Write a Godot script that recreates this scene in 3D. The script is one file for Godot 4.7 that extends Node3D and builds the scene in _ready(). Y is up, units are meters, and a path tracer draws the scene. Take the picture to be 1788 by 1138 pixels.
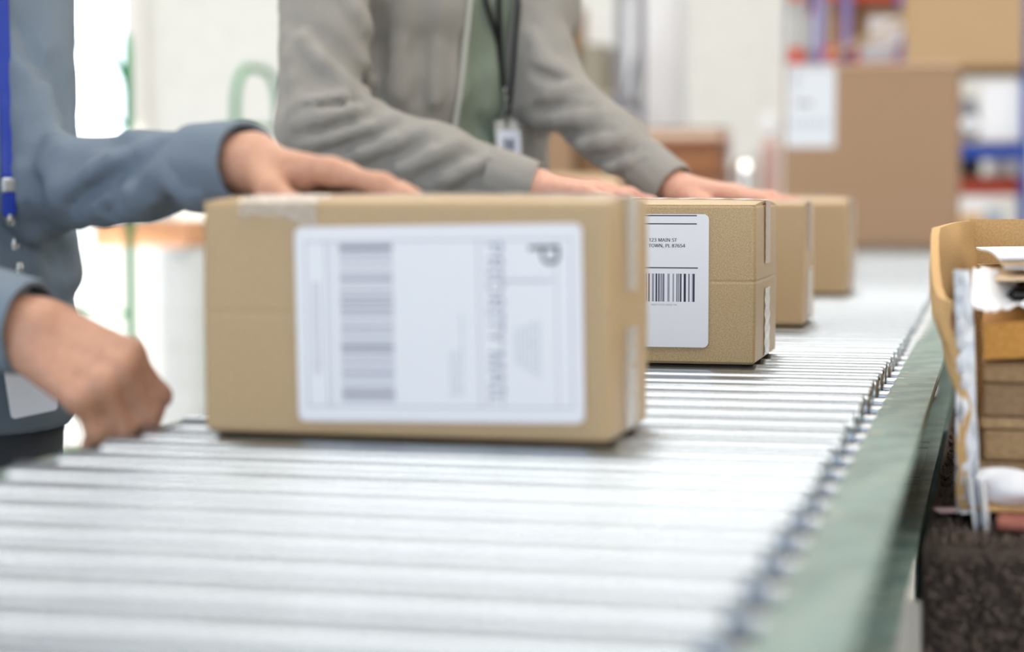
extends Node3D

# ---------------------------------------------------------------- helpers
const TOP := 0.78            # height of the roller tops
var mats := {}
var taken := {}

func numbered(called: String) -> String:
	var n: int = taken.get(called, 0)
	taken[called] = n + 1
	return called if n == 0 else "%s_%03d" % [called, n]

func thing(called: String, label: String, category: String, at := Vector3.ZERO, turn := 0.0, group := "") -> Node3D:
	var o := Node3D.new()
	o.name = numbered(called)
	add_child(o)
	o.position = at
	o.rotation.y = turn
	tag(o, label, category, group)
	return o

func tag(o: Node, label: String, category: String, group := "", kind := "") -> void:
	if label: o.set_meta("label", label)
	if category: o.set_meta("category", category)
	if group: o.set_meta("group", group)
	if kind: o.set_meta("kind", kind)

func part(called: String, m: Mesh, material: Material, parent: Node3D, at := Vector3.ZERO, rot := Vector3.ZERO) -> MeshInstance3D:
	var o := MeshInstance3D.new()
	o.name = called
	o.mesh = m
	o.material_override = material
	parent.add_child(o, true)
	o.position = at
	o.rotation = rot
	return o

func struct(called: String, m: Mesh, material: Material, at := Vector3.ZERO, rot := Vector3.ZERO) -> MeshInstance3D:
	var o := part(called, m, material, self, at, rot)
	o.set_meta("kind", "structure")
	return o

func solo(called: String, m: Mesh, material: Material, label: String, category: String, at := Vector3.ZERO, rot := Vector3.ZERO, group := "") -> MeshInstance3D:
	var o := part(numbered(called), m, material, self, at, rot)
	tag(o, label, category, group)
	return o

func noise_tex(freq: float, lo: Color, hi: Color, sd := 1, size := 512, octaves := 4, a := 0.25, b := 0.75) -> NoiseTexture2D:
	var n := FastNoiseLite.new()
	n.noise_type = FastNoiseLite.TYPE_SIMPLEX_SMOOTH
	n.frequency = freq
	n.fractal_octaves = octaves
	n.seed = sd
	var t := NoiseTexture2D.new()
	t.width = size
	t.height = size
	t.seamless = true
	t.noise = n
	var g := Gradient.new()
	g.offsets = PackedFloat32Array([a, b])
	g.colors = PackedColorArray([lo, hi])
	t.color_ramp = g
	return t

func flat(c: Color, rough := 0.6, metal := 0.0, spec := 0.5) -> StandardMaterial3D:
	var m := StandardMaterial3D.new()
	m.albedo_color = c
	m.roughness = rough
	m.metallic = metal
	m.metallic_specular = spec
	return m

func mottled(c: Color, spread: float, freq: float, scale: float, rough := 0.7, sd := 1, bump := 0.0, world := false) -> StandardMaterial3D:
	var m := flat(Color.WHITE, rough)
	m.albedo_texture = noise_tex(freq, c.darkened(spread), c.lightened(spread * 0.6), sd)
	m.uv1_triplanar = true
	m.uv1_world_triplanar = world
	m.uv1_scale = Vector3.ONE * scale
	if bump > 0.0:
		m.heightmap_enabled = true
		m.heightmap_texture = noise_tex(freq * 1.3, Color.BLACK, Color.WHITE, sd + 7)
		m.heightmap_scale = bump
	return m

# quad given counter-clockwise as seen from outside
func quad(st: SurfaceTool, a: Vector3, b: Vector3, c: Vector3, d: Vector3) -> void:
	for v in [a, c, b, a, d, c]:
		st.add_vertex(v)

func begin(smooth := false) -> SurfaceTool:
	var st := SurfaceTool.new()
	st.begin(Mesh.PRIMITIVE_TRIANGLES)
	st.set_smooth_group(0 if smooth else -1)
	return st

func done(st: SurfaceTool) -> ArrayMesh:
	st.generate_normals()
	return st.commit()

# box with chamfered edges, centred
func add_rbox(st: SurfaceTool, s: Vector3, r: float, at := Vector3.ZERO, basis := Basis.IDENTITY) -> void:
	var h := s * 0.5
	r = minf(r, minf(h.x, minf(h.y, h.z)) * 0.9)
	var P := func(sx: float, sy: float, sz: float, ax: int) -> Vector3:
		var v := Vector3(sx * (h.x - r), sy * (h.y - r), sz * (h.z - r))
		v[ax] = [sx, sy, sz][ax] * h[ax]
		return at + basis * v
	for ax in 3:
		var u := (ax + 1) % 3
		var w := (ax + 2) % 3
		for s1 in [-1.0, 1.0]:
			var c := []
			for k in [[-1.0, -1.0], [1.0, -1.0], [1.0, 1.0], [-1.0, 1.0]]:
				var sg := [0.0, 0.0, 0.0]
				sg[ax] = s1; sg[u] = k[0]; sg[w] = k[1]
				c.append(P.call(sg[0], sg[1], sg[2], ax))
			if s1 > 0: quad(st, c[0], c[1], c[2], c[3])
			else: quad(st, c[3], c[2], c[1], c[0])
	for ax in 3:                      # edges running along ax
		var u := (ax + 1) % 3
		var w := (ax + 2) % 3
		for su in [-1.0, 1.0]:
			for sw in [-1.0, 1.0]:
				var a := [0.0, 0.0, 0.0]
				a[u] = su; a[w] = sw; a[ax] = -1.0
				var b := a.duplicate()
				b[ax] = 1.0
				var p1: Vector3 = P.call(a[0], a[1], a[2], u)
				var p2: Vector3 = P.call(a[0], a[1], a[2], w)
				var p3: Vector3 = P.call(b[0], b[1], b[2], w)
				var p4: Vector3 = P.call(b[0], b[1], b[2], u)
				if su * sw > 0: quad(st, p1, p2, p3, p4)
				else: quad(st, p4, p3, p2, p1)
	for sx in [-1.0, 1.0]:
		for sy in [-1.0, 1.0]:
			for sz in [-1.0, 1.0]:
				var a: Vector3 = P.call(sx, sy, sz, 0)
				var b: Vector3 = P.call(sx, sy, sz, 1)
				var c: Vector3 = P.call(sx, sy, sz, 2)
				for v in ([a, c, b] if sx * sy * sz > 0 else [a, b, c]):
					st.add_vertex(v)

func rbox(s: Vector3, r := 0.004) -> ArrayMesh:
	var st := begin()
	add_rbox(st, s, r)
	return done(st)

# a bar with a rectangular section from a to b
func add_bar(st: SurfaceTool, a: Vector3, b: Vector3, w: float, t: float, r := 0.002, up := Vector3.UP) -> void:
	var z := (b - a).normalized()
	var x := up.cross(z)
	if x.length() < 0.01: x = Vector3.RIGHT.cross(z)
	x = x.normalized()
	add_rbox(st, Vector3(w, t, a.distance_to(b)), r, (a + b) * 0.5, Basis(x, z.cross(x), z))

# tube through points
func add_tube(st: SurfaceTool, pts: PackedVector3Array, rad: float, n := 10, caps := true) -> void:
	var rings := []
	var side := Vector3.ZERO
	for i in pts.size():
		var t := (pts[mini(i + 1, pts.size() - 1)] - pts[maxi(i - 1, 0)]).normalized()
		if side == Vector3.ZERO:
			side = t.cross(Vector3.UP if absf(t.y) < 0.9 else Vector3.RIGHT).normalized()
		side = (side - t * side.dot(t)).normalized()
		var o := t.cross(side)
		var ring := PackedVector3Array()
		for k in n:
			var a := TAU * k / n
			ring.append(pts[i] + (side * cos(a) + o * sin(a)) * rad)
		rings.append(ring)
	st.set_smooth_group(1)
	for i in rings.size() - 1:
		for k in n:
			var l := (k + 1) % n
			quad(st, rings[i][k], rings[i][l], rings[i + 1][l], rings[i + 1][k])
	if caps:
		st.set_smooth_group(-1)
		for k in n:
			var l := (k + 1) % n
			for v in [pts[0], rings[0][k], rings[0][l]]: st.add_vertex(v)
			for v in [pts[-1], rings[-1][l], rings[-1][k]]: st.add_vertex(v)

func tube(pts: PackedVector3Array, rad: float, n := 10) -> ArrayMesh:
	var st := begin(true)
	add_tube(st, pts, rad, n)
	return done(st)

# smooth path through control points
func spline(ctrl: Array, step := 6) -> PackedVector3Array:
	var out := PackedVector3Array()
	for i in ctrl.size() - 1:
		var p0: Vector3 = ctrl[maxi(i - 1, 0)]
		var p1: Vector3 = ctrl[i]
		var p2: Vector3 = ctrl[i + 1]
		var p3: Vector3 = ctrl[mini(i + 2, ctrl.size() - 1)]
		for k in step:
			out.append(p1.cubic_interpolate(p2, p0, p3, float(k) / step))
	out.append(ctrl[-1])
	return out

# turned body about the local axis ax (0 = x, 1 = y); profile of Vector2(along, radius)
func lathe(profile: Array, n := 32, ax := 1) -> ArrayMesh:
	var st := SurfaceTool.new()
	st.begin(Mesh.PRIMITIVE_TRIANGLES)
	for i in profile.size() - 1:
		var p: Vector2 = profile[i]
		var q: Vector2 = profile[i + 1]
		var d := (q - p)
		if d.length() < 1e-7: continue
		var nr := Vector2(-d.y, d.x).normalized()      # (along, radial) outward when the profile runs along +axis
		for k in n:
			var a0 := TAU * k / n
			var a1 := TAU * (k + 1) / n
			var pts := [[p, a0], [p, a1], [q, a1], [q, a0]]
			for j in [0, 2, 1, 0, 3, 2]:
				var e: Array = pts[j]
				var c := cos(e[1])
				var s := sin(e[1])
				var v: Vector2 = e[0]
				if ax == 0:
					st.set_normal(Vector3(nr.x, nr.y * c, nr.y * s))
					st.add_vertex(Vector3(v.x, v.y * c, v.y * s))
				else:
					st.set_normal(Vector3(nr.y * s, nr.x, nr.y * c))
					st.add_vertex(Vector3(v.y * s, v.x, v.y * c))
	return st.commit()

# thin sheet over a parametric surface f(u, v), u and v in 0..1
func sheet(nu: int, nv: int, f: Callable, th: float, smooth := true) -> ArrayMesh:
	var p := []
	for i in nu + 1:
		var row := PackedVector3Array()
		for j in nv + 1:
			row.append(f.call(float(i) / nu, float(j) / nv))
		p.append(row)
	var top := []
	var bot := []
	for i in nu + 1:
		var ra := PackedVector3Array()
		var rb := PackedVector3Array()
		for j in nv + 1:
			var du: Vector3 = p[mini(i + 1, nu)][j] - p[maxi(i - 1, 0)][j]
			var dv: Vector3 = p[i][mini(j + 1, nv)] - p[i][maxi(j - 1, 0)]
			var n := du.cross(dv).normalized() * th * 0.5
			ra.append(p[i][j] + n)
			rb.append(p[i][j] - n)
		top.append(ra)
		bot.append(rb)
	var st := begin()
	if smooth: st.set_smooth_group(1)
	for i in nu:
		for j in nv:
			quad(st, top[i][j], top[i + 1][j], top[i + 1][j + 1], top[i][j + 1])
	if smooth: st.set_smooth_group(2)
	for i in nu:
		for j in nv:
			quad(st, bot[i][j + 1], bot[i + 1][j + 1], bot[i + 1][j], bot[i][j])
	st.set_smooth_group(-1)
	for i in nu:
		quad(st, bot[i][0], bot[i + 1][0], top[i + 1][0], top[i][0])
		quad(st, top[i][nv], top[i + 1][nv], bot[i + 1][nv], bot[i][nv])
	for j in nv:
		quad(st, top[0][j], top[0][j + 1], bot[0][j + 1], bot[0][j])
		quad(st, bot[nu][j], bot[nu][j + 1], top[nu][j + 1], top[nu][j])
	return done(st)

# flat card with rounded corners in the xy plane, facing +z, with texture coordinates
func card(w: float, h: float, r: float, th := 0.0004) -> ArrayMesh:
	var o := PackedVector2Array()
	for c in [[1, 1, 0.0], [-1, 1, PI / 2], [-1, -1, PI], [1, -1, PI * 1.5]]:
		for k in 6:
			var a: float = c[2] + PI / 2 * k / 5.0
			o.append(Vector2(c[0] * (w / 2 - r) + cos(a) * r, c[1] * (h / 2 - r) + sin(a) * r))
	var st := begin()
	var put := func(v: Vector2, z: float) -> void:
		st.set_uv(Vector2(v.x / w + 0.5, 0.5 - v.y / h))
		st.add_vertex(Vector3(v.x, v.y, z))
	for i in o.size():
		var a := o[i]
		var b := o[(i + 1) % o.size()]
		put.call(Vector2.ZERO, th); put.call(b, th); put.call(a, th)
		put.call(Vector2.ZERO, 0.0); put.call(a, 0.0); put.call(b, 0.0)
		put.call(a, 0.0); put.call(b, th); put.call(b, 0.0)
		put.call(a, 0.0); put.call(a, th); put.call(b, th)
	return done(st)

func printed(img: Image, rough := 0.55) -> StandardMaterial3D:
	var m := flat(Color.WHITE, rough)
	m.albedo_texture = ImageTexture.create_from_image(img)
	m.texture_repeat = false
	return m

func lettering(text: String, height: float, colour: Color, parent: Node3D, at: Vector3, rot := 0.0, spread := 1.0, bold := false) -> void:
	var t := TextMesh.new()
	var f := SystemFont.new()
	f.font_names = PackedStringArray(["Droid Sans"])
	t.font = f
	t.text = text
	t.font_size = 64
	t.pixel_size = 0.01
	var size := height / (64.0 * 0.714 * 0.01)      # height of the capitals
	t.depth = 0.0002 / size
	t.horizontal_alignment = HORIZONTAL_ALIGNMENT_LEFT
	t.vertical_alignment = VERTICAL_ALIGNMENT_BOTTOM
	t.curve_step = 1.0
	var o := part("lettering", t, flat(colour, 0.6), parent, at, Vector3(0, 0, rot))
	o.scale = Vector3(spread, 1, 1) * size
	if bold:                                # heavier strokes: the same print once more, a hair to the side
		var o2 := part("lettering", t, o.material_override, parent, at + Vector3(cos(rot), sin(rot), 0) * height * 0.05 + Vector3(0, 0, 0.00002), Vector3(0, 0, rot))
		o2.scale = o.scale

# ---------------------------------------------------------------- bodies and cloth: tapered capsules joined by a smooth minimum, meshed as surface nets
var cap := PackedFloat32Array()      # ax ay az dx dy dz 1/len2 ra rb-ra
var capn := 0
var blend := 0.03
var folds := PackedFloat32Array()    # ax ay az dx dy dz 1/len2 width height
var foldn := 0
var rough_amp := 0.0
var rough_noise := FastNoiseLite.new()
var use_caps := PackedInt32Array()
var use_folds := PackedInt32Array()
var cuts := []                       # [origin, normal] half spaces taken away: keep where (p - o).n < 0
var notch := []                      # [origin, right, forward, u0a, u0b, u1a, u1b, y0, y1] open front
var mv := PackedVector3Array()
var mn := PackedVector3Array()
var mi := PackedInt32Array()

func bone(a: Vector3, b: Vector3, ra: float, rb: float) -> void:
	var d := b - a
	cap.append_array(PackedFloat32Array([a.x, a.y, a.z, d.x, d.y, d.z, 1.0 / maxf(d.length_squared(), 1e-8), ra, rb - ra]))
	use_caps.append(capn * 9)
	capn += 1

func clear_bones(k: float) -> void:
	cap = PackedFloat32Array(); capn = 0; blend = k
	use_caps = PackedInt32Array(); use_folds = PackedInt32Array()
	folds = PackedFloat32Array(); foldn = 0; rough_amp = 0.0; cuts = []; notch = []

func raw(x: float, y: float, z: float) -> float:
	var d := 9.0
	var k := blend
	for i in use_caps:
		var px := x - cap[i]
		var py := y - cap[i + 1]
		var pz := z - cap[i + 2]
		var dx := cap[i + 3]
		var dy := cap[i + 4]
		var dz := cap[i + 5]
		var t := clampf((px * dx + py * dy + pz * dz) * cap[i + 6], 0.0, 1.0)
		px -= dx * t; py -= dy * t; pz -= dz * t
		var e := sqrt(px * px + py * py + pz * pz) - cap[i + 7] - cap[i + 8] * t
		var h := k - absf(d - e)
		d = minf(d, e)
		if h > 0.0: d -= h * h / (4.0 * k)
	return d

func field(x: float, y: float, z: float) -> float:
	var d := raw(x, y, z)
	if absf(d) < 0.03:
		if rough_amp > 0.0:
			d -= rough_noise.get_noise_3d(x, y, z) * rough_amp
		var bend := 0.0
		for i in use_folds:
			var px := x - folds[i]
			var py := y - folds[i + 1]
			var pz := z - folds[i + 2]
			var dx := folds[i + 3]
			var dy := folds[i + 4]
			var dz := folds[i + 5]
			var t := clampf((px * dx + py * dy + pz * dz) * folds[i + 6], 0.0, 1.0)
			px -= dx * t; py -= dy * t; pz -= dz * t
			var w := folds[i + 7]
			var q := (px * px + py * py + pz * pz) / (w * w)
			if q < 5.0: bend += folds[i + 8] * exp(-q)
		d -= 0.014 * tanh(bend / 0.014) if bend > 0.0 else 0.009 * tanh(bend / 0.009)
	for c in cuts:
		var rel: Vector3 = Vector3(x, y, z) - (c[0] as Vector3)
		if rel.length() > float(c[2]): continue
		var along: float = rel.dot(c[1])
		d = maxf(d, along)
		if float(c[3]) > 0.0:
			d = maxf(d, minf(float(c[3]) - (rel - (c[1] as Vector3) * along).length(), along + 0.03))
	if notch:
		var p := Vector3(x, y, z) - (notch[0] as Vector3)
		if p.dot(notch[2]) > 0.0:
			var u: float = p.dot(notch[1])
			var f := clampf((y - float(notch[7])) / (float(notch[8]) - float(notch[7])), 0.0, 1.0)
			var inside := minf(u - lerpf(notch[3], notch[4], f), lerpf(notch[5], notch[6], f) - u)
			d = maxf(d, minf(inside, p.dot(notch[2])))
	return d

func grad(p: Vector3) -> Vector3:
	var e := 0.004
	return Vector3(raw(p.x + e, p.y, p.z) - raw(p.x - e, p.y, p.z), raw(p.x, p.y + e, p.z) - raw(p.x, p.y - e, p.z), raw(p.x, p.y, p.z + e) - raw(p.x, p.y, p.z - e)).normalized()

# the point of the surface nearest to p along the line of sight from the aisle in front of the conveyor
func onto(p: Vector3, off: float, worn := false) -> Vector3:
	var d := (p - Vector3(0, TOP + 0.185, 0)).normalized()
	var q := p - d * 0.30
	for n in 60:
		var e := (field(q.x, q.y, q.z) if worn else raw(q.x, q.y, q.z)) - off
		if e < 0.0004: break
		q += d * e * 0.9
		if q.distance_to(p) > 0.4: return p
	return q

# a ridge (height > 0) or a crease (height < 0) of the cloth along a line that is first laid onto the surface
func fold(a: Vector3, b: Vector3, w: float, h: float) -> void:
	var pts := []
	for k in 4:
		pts.append(onto(a.lerp(b, k / 3.0), 0.0))
	for k in 3:
		var d: Vector3 = pts[k + 1] - pts[k]
		var p: Vector3 = pts[k]
		folds.append_array(PackedFloat32Array([p.x, p.y, p.z, d.x, d.y, d.z, 1.0 / maxf(d.length_squared(), 1e-8), w, h * 2.7 * [0.6, 1.0, 0.6][k]]))
		use_folds.append(foldn * 9)
		foldn += 1

func nets(lo: Vector3, hi: Vector3, cell: float) -> void:
	var B := 4
	var bx := int(ceil((hi.x - lo.x) / cell / B))
	var by := int(ceil((hi.y - lo.y) / cell / B))
	var bz := int(ceil((hi.z - lo.z) / cell / B))
	var nx := bx * B + 1
	var ny := by * B + 1
	var nz := bz * B + 1
	var g := PackedFloat32Array()
	g.resize(nx * ny * nz)
	g.fill(99.0)
	var ids := PackedInt32Array()
	ids.resize(nx * ny * nz)
	ids.fill(-1)
	var active := []
	var reach := B * cell * 0.87 + (0.018 if foldn else 0.004) + cell
	for i in bx:
		for j in by:
			for k in bz:
				var c := lo + Vector3(i + 0.5, j + 0.5, k + 0.5) * (B * cell)
				if absf(raw(c.x, c.y, c.z)) < reach:
					active.append(Vector3i(i * B, j * B, k * B))
	var all_caps := use_caps
	var half := B * cell * 0.87
	for b: Vector3i in active:
		var mid := lo + (Vector3(b) + Vector3.ONE * (B * 0.5)) * cell
		var dist := PackedFloat32Array()
		var least := 9.0
		for i in all_caps:
			var r := mid - Vector3(cap[i], cap[i + 1], cap[i + 2])
			var dd := Vector3(cap[i + 3], cap[i + 4], cap[i + 5])
			var t := clampf(r.dot(dd) * cap[i + 6], 0.0, 1.0)
			var e := (r - dd * t).length() - cap[i + 7] - cap[i + 8] * t
			dist.append(e)
			least = minf(least, e)
		use_caps = PackedInt32Array()
		for k in all_caps.size():
			if dist[k] < least + 2.0 * half + blend: use_caps.append(all_caps[k])
		use_folds = PackedInt32Array()
		for n in foldn:
			var i := n * 9
			var r := mid - Vector3(folds[i], folds[i + 1], folds[i + 2])
			var dd := Vector3(folds[i + 3], folds[i + 4], folds[i + 5])
			var t := clampf(r.dot(dd) * folds[i + 6], 0.0, 1.0)
			if (r - dd * t).length() < half + 2.3 * folds[i + 7]: use_folds.append(i)
		for i in range(b.x, b.x + B + 1):
			for j in range(b.y, b.y + B + 1):
				for k in range(b.z, b.z + B + 1):
					var q := (i * ny + j) * nz + k
					if g[q] > 50.0:
						g[q] = field(lo.x + i * cell, lo.y + j * cell, lo.z + k * cell)
	use_caps = all_caps
	var start := mv.size()
	var cells := []
	var off := PackedInt32Array([0, 1, nz, nz + 1, ny * nz, ny * nz + 1, ny * nz + nz, ny * nz + nz + 1])
	var ea := PackedInt32Array([0, 0, 0, 1, 1, 2, 2, 3, 4, 4, 5, 6])
	var eb := PackedInt32Array([1, 2, 4, 3, 5, 3, 6, 7, 5, 6, 7, 7])
	for b: Vector3i in active:
		for i in range(b.x, b.x + B):
			for j in range(b.y, b.y + B):
				for k in range(b.z, b.z + B):
					var q := (i * ny + j) * nz + k
					var neg := 0
					for o in off:
						if g[q + o] < 0.0: neg += 1
					if neg == 0 or neg == 8: continue
					var s := Vector3.ZERO
					var cnt := 0
					for e in 12:
						var a := ea[e]
						var c := eb[e]
						var va := g[q + off[a]]
						var vb := g[q + off[c]]
						if (va < 0.0) != (vb < 0.0):
							var t := va / (va - vb)
							s += Vector3(a >> 2, (a >> 1) & 1, a & 1).lerp(Vector3(c >> 2, (c >> 1) & 1, c & 1), t)
							cnt += 1
					s /= cnt
					ids[q] = mv.size()
					mv.append(lo + (Vector3(i, j, k) + s) * cell)
					mn.append(Vector3.ZERO)
					cells.append(Vector3i(i, j, k))
	var stride := [ny * nz, nz, 1]
	for c: Vector3i in cells:
		var q := (c.x * ny + c.y) * nz + c.z
		for ax in 3:
			var u: int = stride[(ax + 1) % 3]
			var w: int = stride[(ax + 2) % 3]
			if c[(ax + 1) % 3] == 0 or c[(ax + 2) % 3] == 0: continue
			var va := g[q]
			var vb := g[q + int(stride[ax])]
			if vb > 50.0 or (va < 0.0) == (vb < 0.0): continue
			var a := ids[q - u - w]
			var b := ids[q - w]
			var d := ids[q]
			var e := ids[q - u]
			if a < 0 or b < 0 or e < 0: continue
			var face := [a, b, d, e] if va < 0.0 else [a, e, d, b]
			var n := (mv[face[2]] - mv[face[0]]).cross(mv[face[3]] - mv[face[1]])
			for f in face: mn[f] += n
			mi.append_array(PackedInt32Array([face[0], face[2], face[1], face[0], face[3], face[2]]))
	for v in range(start, mv.size()):
		mn[v] = mn[v].normalized()

func commit_nets() -> ArrayMesh:
	var m := ArrayMesh.new()
	var arr := []
	arr.resize(Mesh.ARRAY_MAX)
	arr[Mesh.ARRAY_VERTEX] = mv
	arr[Mesh.ARRAY_NORMAL] = mn
	arr[Mesh.ARRAY_INDEX] = mi
	m.add_surface_from_arrays(Mesh.PRIMITIVE_TRIANGLES, arr)
	mv = PackedVector3Array(); mn = PackedVector3Array(); mi = PackedInt32Array()
	return m

# bones of a hand. f: towards the fingers, n: out of the back of the hand, side: +1 left hand, -1 right hand
# curl: [index, middle, ring, little], each three bends in degrees; fan: sideways spread in degrees
func hand(w: Vector3, f: Vector3, n: Vector3, side: float, curl: Array, fan: Array, thumb: Array, s := 1.0, flex := 0.0) -> Array:
	f = f.normalized()
	n = (n - f * n.dot(f)).normalized()
	var t := f.cross(n) * side
	var L := [[0.045, 0.027, 0.021], [0.050, 0.031, 0.022], [0.046, 0.029, 0.022], [0.036, 0.021, 0.019]]
	var mcp := [Vector3(0.086, 0.002, 0.028), Vector3(0.091, 0.004, 0.009), Vector3(0.087, 0.002, -0.011), Vector3(0.079, -0.002, -0.029)]
	var rad := [0.0094, 0.0096, 0.0091, 0.0079]
	var tips := []
	for i in 4:
		var m: Vector3 = mcp[i] * s
		var base: Vector3 = w + f * m.x + n * m.y + t * m.z
		var root: Vector3 = w + f * 0.012 * s + t * (m.z * 0.55)
		bone(root, base, 0.0155 * s, 0.0112 * s)
		var a := 0.0
		var p := base
		var g: float = deg_to_rad(fan[i])
		var dirf := f * cos(g) + t * sin(g)
		for j in 3:
			a += deg_to_rad(curl[i][j])
			var d := dirf * cos(a) - n * sin(a)
			var e: Vector3 = p + d * float(L[i][j]) * s
			bone(p, e, (rad[i] - j * 0.0008) * s, (rad[i] - (j + 1) * 0.0009) * s)
			p = e
			if j == 2: tips.append([p, d, dirf * sin(a) + n * cos(a)])
	bone(w + f * 0.02 * s + t * 0.016 * s - n * 0.006 * s, w + f * 0.060 * s + t * 0.020 * s - n * 0.006 * s, 0.016 * s, 0.012 * s)
	bone(w + f * 0.02 * s - t * 0.018 * s - n * 0.006 * s, w + f * 0.060 * s - t * 0.022 * s - n * 0.006 * s, 0.014 * s, 0.012 * s)
	# thumb: three directions given as (along fingers, out of the back, towards the thumb side)
	var q := w + f * 0.018 * s + t * 0.020 * s - n * 0.006 * s
	var tl := [0.044, 0.034, 0.027]
	var tr := [0.0145, 0.0112, 0.0102, 0.0082]
	for j in 3:
		var v: Vector3 = thumb[j]
		var d := (f * v.x + n * v.y + t * v.z).normalized()
		var e: Vector3 = q + d * float(tl[j]) * s
		bone(q, e, tr[j] * s, tr[j + 1] * s)
		q = e
		if j == 2: tips.append([q, d, n])
	return tips

# ---------------------------------------------------------------- materials
func make_materials() -> void:
	mats.card = mottled(Color(0.74, 0.625, 0.445), 0.10, 0.22, 4.0, 0.40, 3, 0.012)
	mats.card2 = mottled(Color(0.735, 0.62, 0.45), 0.08, 0.18, 4.0, 0.40, 5, 0.012)
	mats.card3 = mottled(Color(0.735, 0.61, 0.44), 0.08, 0.2, 4.0, 0.40, 9, 0.012)
	mats.card_edge = mottled(Color(0.62, 0.49, 0.33), 0.2, 0.4, 14.0, 0.9, 6)
	mats.card_pink = mottled(Color(0.64, 0.52, 0.41), 0.05, 0.1, 3.0, 0.85, 12)
	mats.card_amber = mottled(Color(0.80, 0.60, 0.33), 0.08, 0.1, 3.0, 0.8, 14)
	mats.card_dark = mottled(Color(0.50, 0.36, 0.22), 0.15, 0.1, 4.0, 0.8, 15)
	mats.card_inside = mottled(Color(0.80, 0.64, 0.42), 0.07, 0.15, 4.0, 0.85, 16)
	mats.tape = flat(Color(0.80, 0.76, 0.70, 0.34), 0.24)
	mats.tape.transparency = BaseMaterial3D.TRANSPARENCY_ALPHA
	mats.tape_clear = flat(Color(0.86, 0.84, 0.80, 0.16), 0.08)
	mats.tape_clear.transparency = BaseMaterial3D.TRANSPARENCY_ALPHA
	mats.tape_amber = flat(Color(0.68, 0.50, 0.28, 0.5), 0.24)
	mats.tape_amber.transparency = BaseMaterial3D.TRANSPARENCY_ALPHA
	mats.paper = flat(Color(0.93, 0.94, 0.96), 0.6)
	var st := flat(Color(0.635, 0.665, 0.695), 0.24, 0.95)
	st.roughness_texture = noise_tex(0.03, Color(0.85, 0.85, 0.85), Color.WHITE, 21)
	st.uv1_triplanar = true
	st.uv1_scale = Vector3(1.5, 9, 9)
	mats.steel = st
	mats.zinc = flat(Color(0.78, 0.79, 0.80), 0.32, 0.95)
	mats.chrome = flat(Color(0.93, 0.93, 0.92), 0.12, 1.0)
	var ra := mottled(Color(0.40, 0.505, 0.48), 0.12, 0.012, 2.2, 0.5, 31)
	ra.detail_enabled = true
	ra.detail_albedo = noise_tex(0.03, Color(0.52, 0.55, 0.49, 0.0), Color(0.58, 0.59, 0.53, 0.85), 33, 512, 5, 0.4, 0.75)
	ra.detail_mask = noise_tex(0.02, Color.BLACK, Color.WHITE, 35)
	ra.metallic_specular = 0.5
	mats.rail = ra
	mats.black = flat(Color(0.03, 0.03, 0.035), 0.5)
	mats.wall = mottled(Color(0.90, 0.895, 0.88), 0.02, 0.02, 0.7, 0.9, 41)
	mats.ceiling = mottled(Color(0.86, 0.88, 0.90), 0.03, 0.02, 0.7, 0.9, 45)
	mats.wall_back = mottled(Color(0.88, 0.885, 0.875), 0.02, 0.02, 0.7, 0.9, 42)
	mats.floor = mottled(Color(0.60, 0.60, 0.59), 0.06, 0.02, 0.6, 0.45, 43, 0.0, true)
	mats.ground = mottled(Color(0.80, 0.80, 0.79), 0.05, 0.02, 0.4, 0.9, 44, 0.0, true)
	mats.green = flat(Color(0.10, 0.50, 0.28), 0.4)
	mats.carpet = mottled(Color(0.50, 0.405, 0.34), 0.4, 0.35, 7.0, 1.0, 51, 0.5)
	mats.white_film = flat(Color(0.96, 0.965, 0.975, 0.8), 0.35)
	mats.white_film.transparency = BaseMaterial3D.TRANSPARENCY_ALPHA
	mats.wood = mottled(Color(0.80, 0.72, 0.58), 0.1, 0.03, 2.0, 0.7, 53)
	mats.blue = flat(Color(0.02, 0.25, 0.62), 0.4)
	mats.violet = flat(Color(0.46, 0.44, 0.68), 0.5)
	mats.orange = flat(Color(0.90, 0.28, 0.12), 0.45)
	mats.plastic_white = flat(Color(0.92, 0.93, 0.95), 0.35)
	mats.grey = flat(Color(0.50, 0.51, 0.55), 0.6)

# ---------------------------------------------------------------- the building
func wall_with_holes(called: String, axis_u: Vector3, origin: Vector3, length: float, height: float, thick: float, holes: Array, material: Material) -> void:
	# wall runs from origin along axis_u; holes: [u0, u1, y0, y1]
	var n := axis_u.cross(Vector3.UP)
	var st := begin()
	var us := [0.0, length]
	for h in holes:
		us.append(h[0]); us.append(h[1])
	us.sort()
	for i in us.size() - 1:
		var a: float = us[i]
		var b: float = us[i + 1]
		if b - a < 0.001: continue
		var spans := [[0.0, height]]
		for h in holes:
			if a >= h[0] - 0.001 and b <= h[1] + 0.001:
				var next := []
				for s in spans:
					if h[2] > s[0]: next.append([s[0], minf(h[2], s[1])])
					if h[3] < s[1]: next.append([maxf(h[3], s[0]), s[1]])
				spans = next
		for s in spans:
			if s[1] - s[0] < 0.001: continue
			var c: Vector3 = origin + axis_u * ((a + b) * 0.5) + Vector3.UP * ((s[0] + s[1]) * 0.5)
			var sz: Vector3 = axis_u.abs() * (b - a) + Vector3.UP * (s[1] - s[0]) + n.abs() * thick
			add_rbox(st, sz, 0.0005, c)
	struct(called, done(st), material)

const RX0 := -9.0
const RX1 := 5.0
const RZ0 := -12.0
const RZ1 := 4.0
const RH := 5.0

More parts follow.
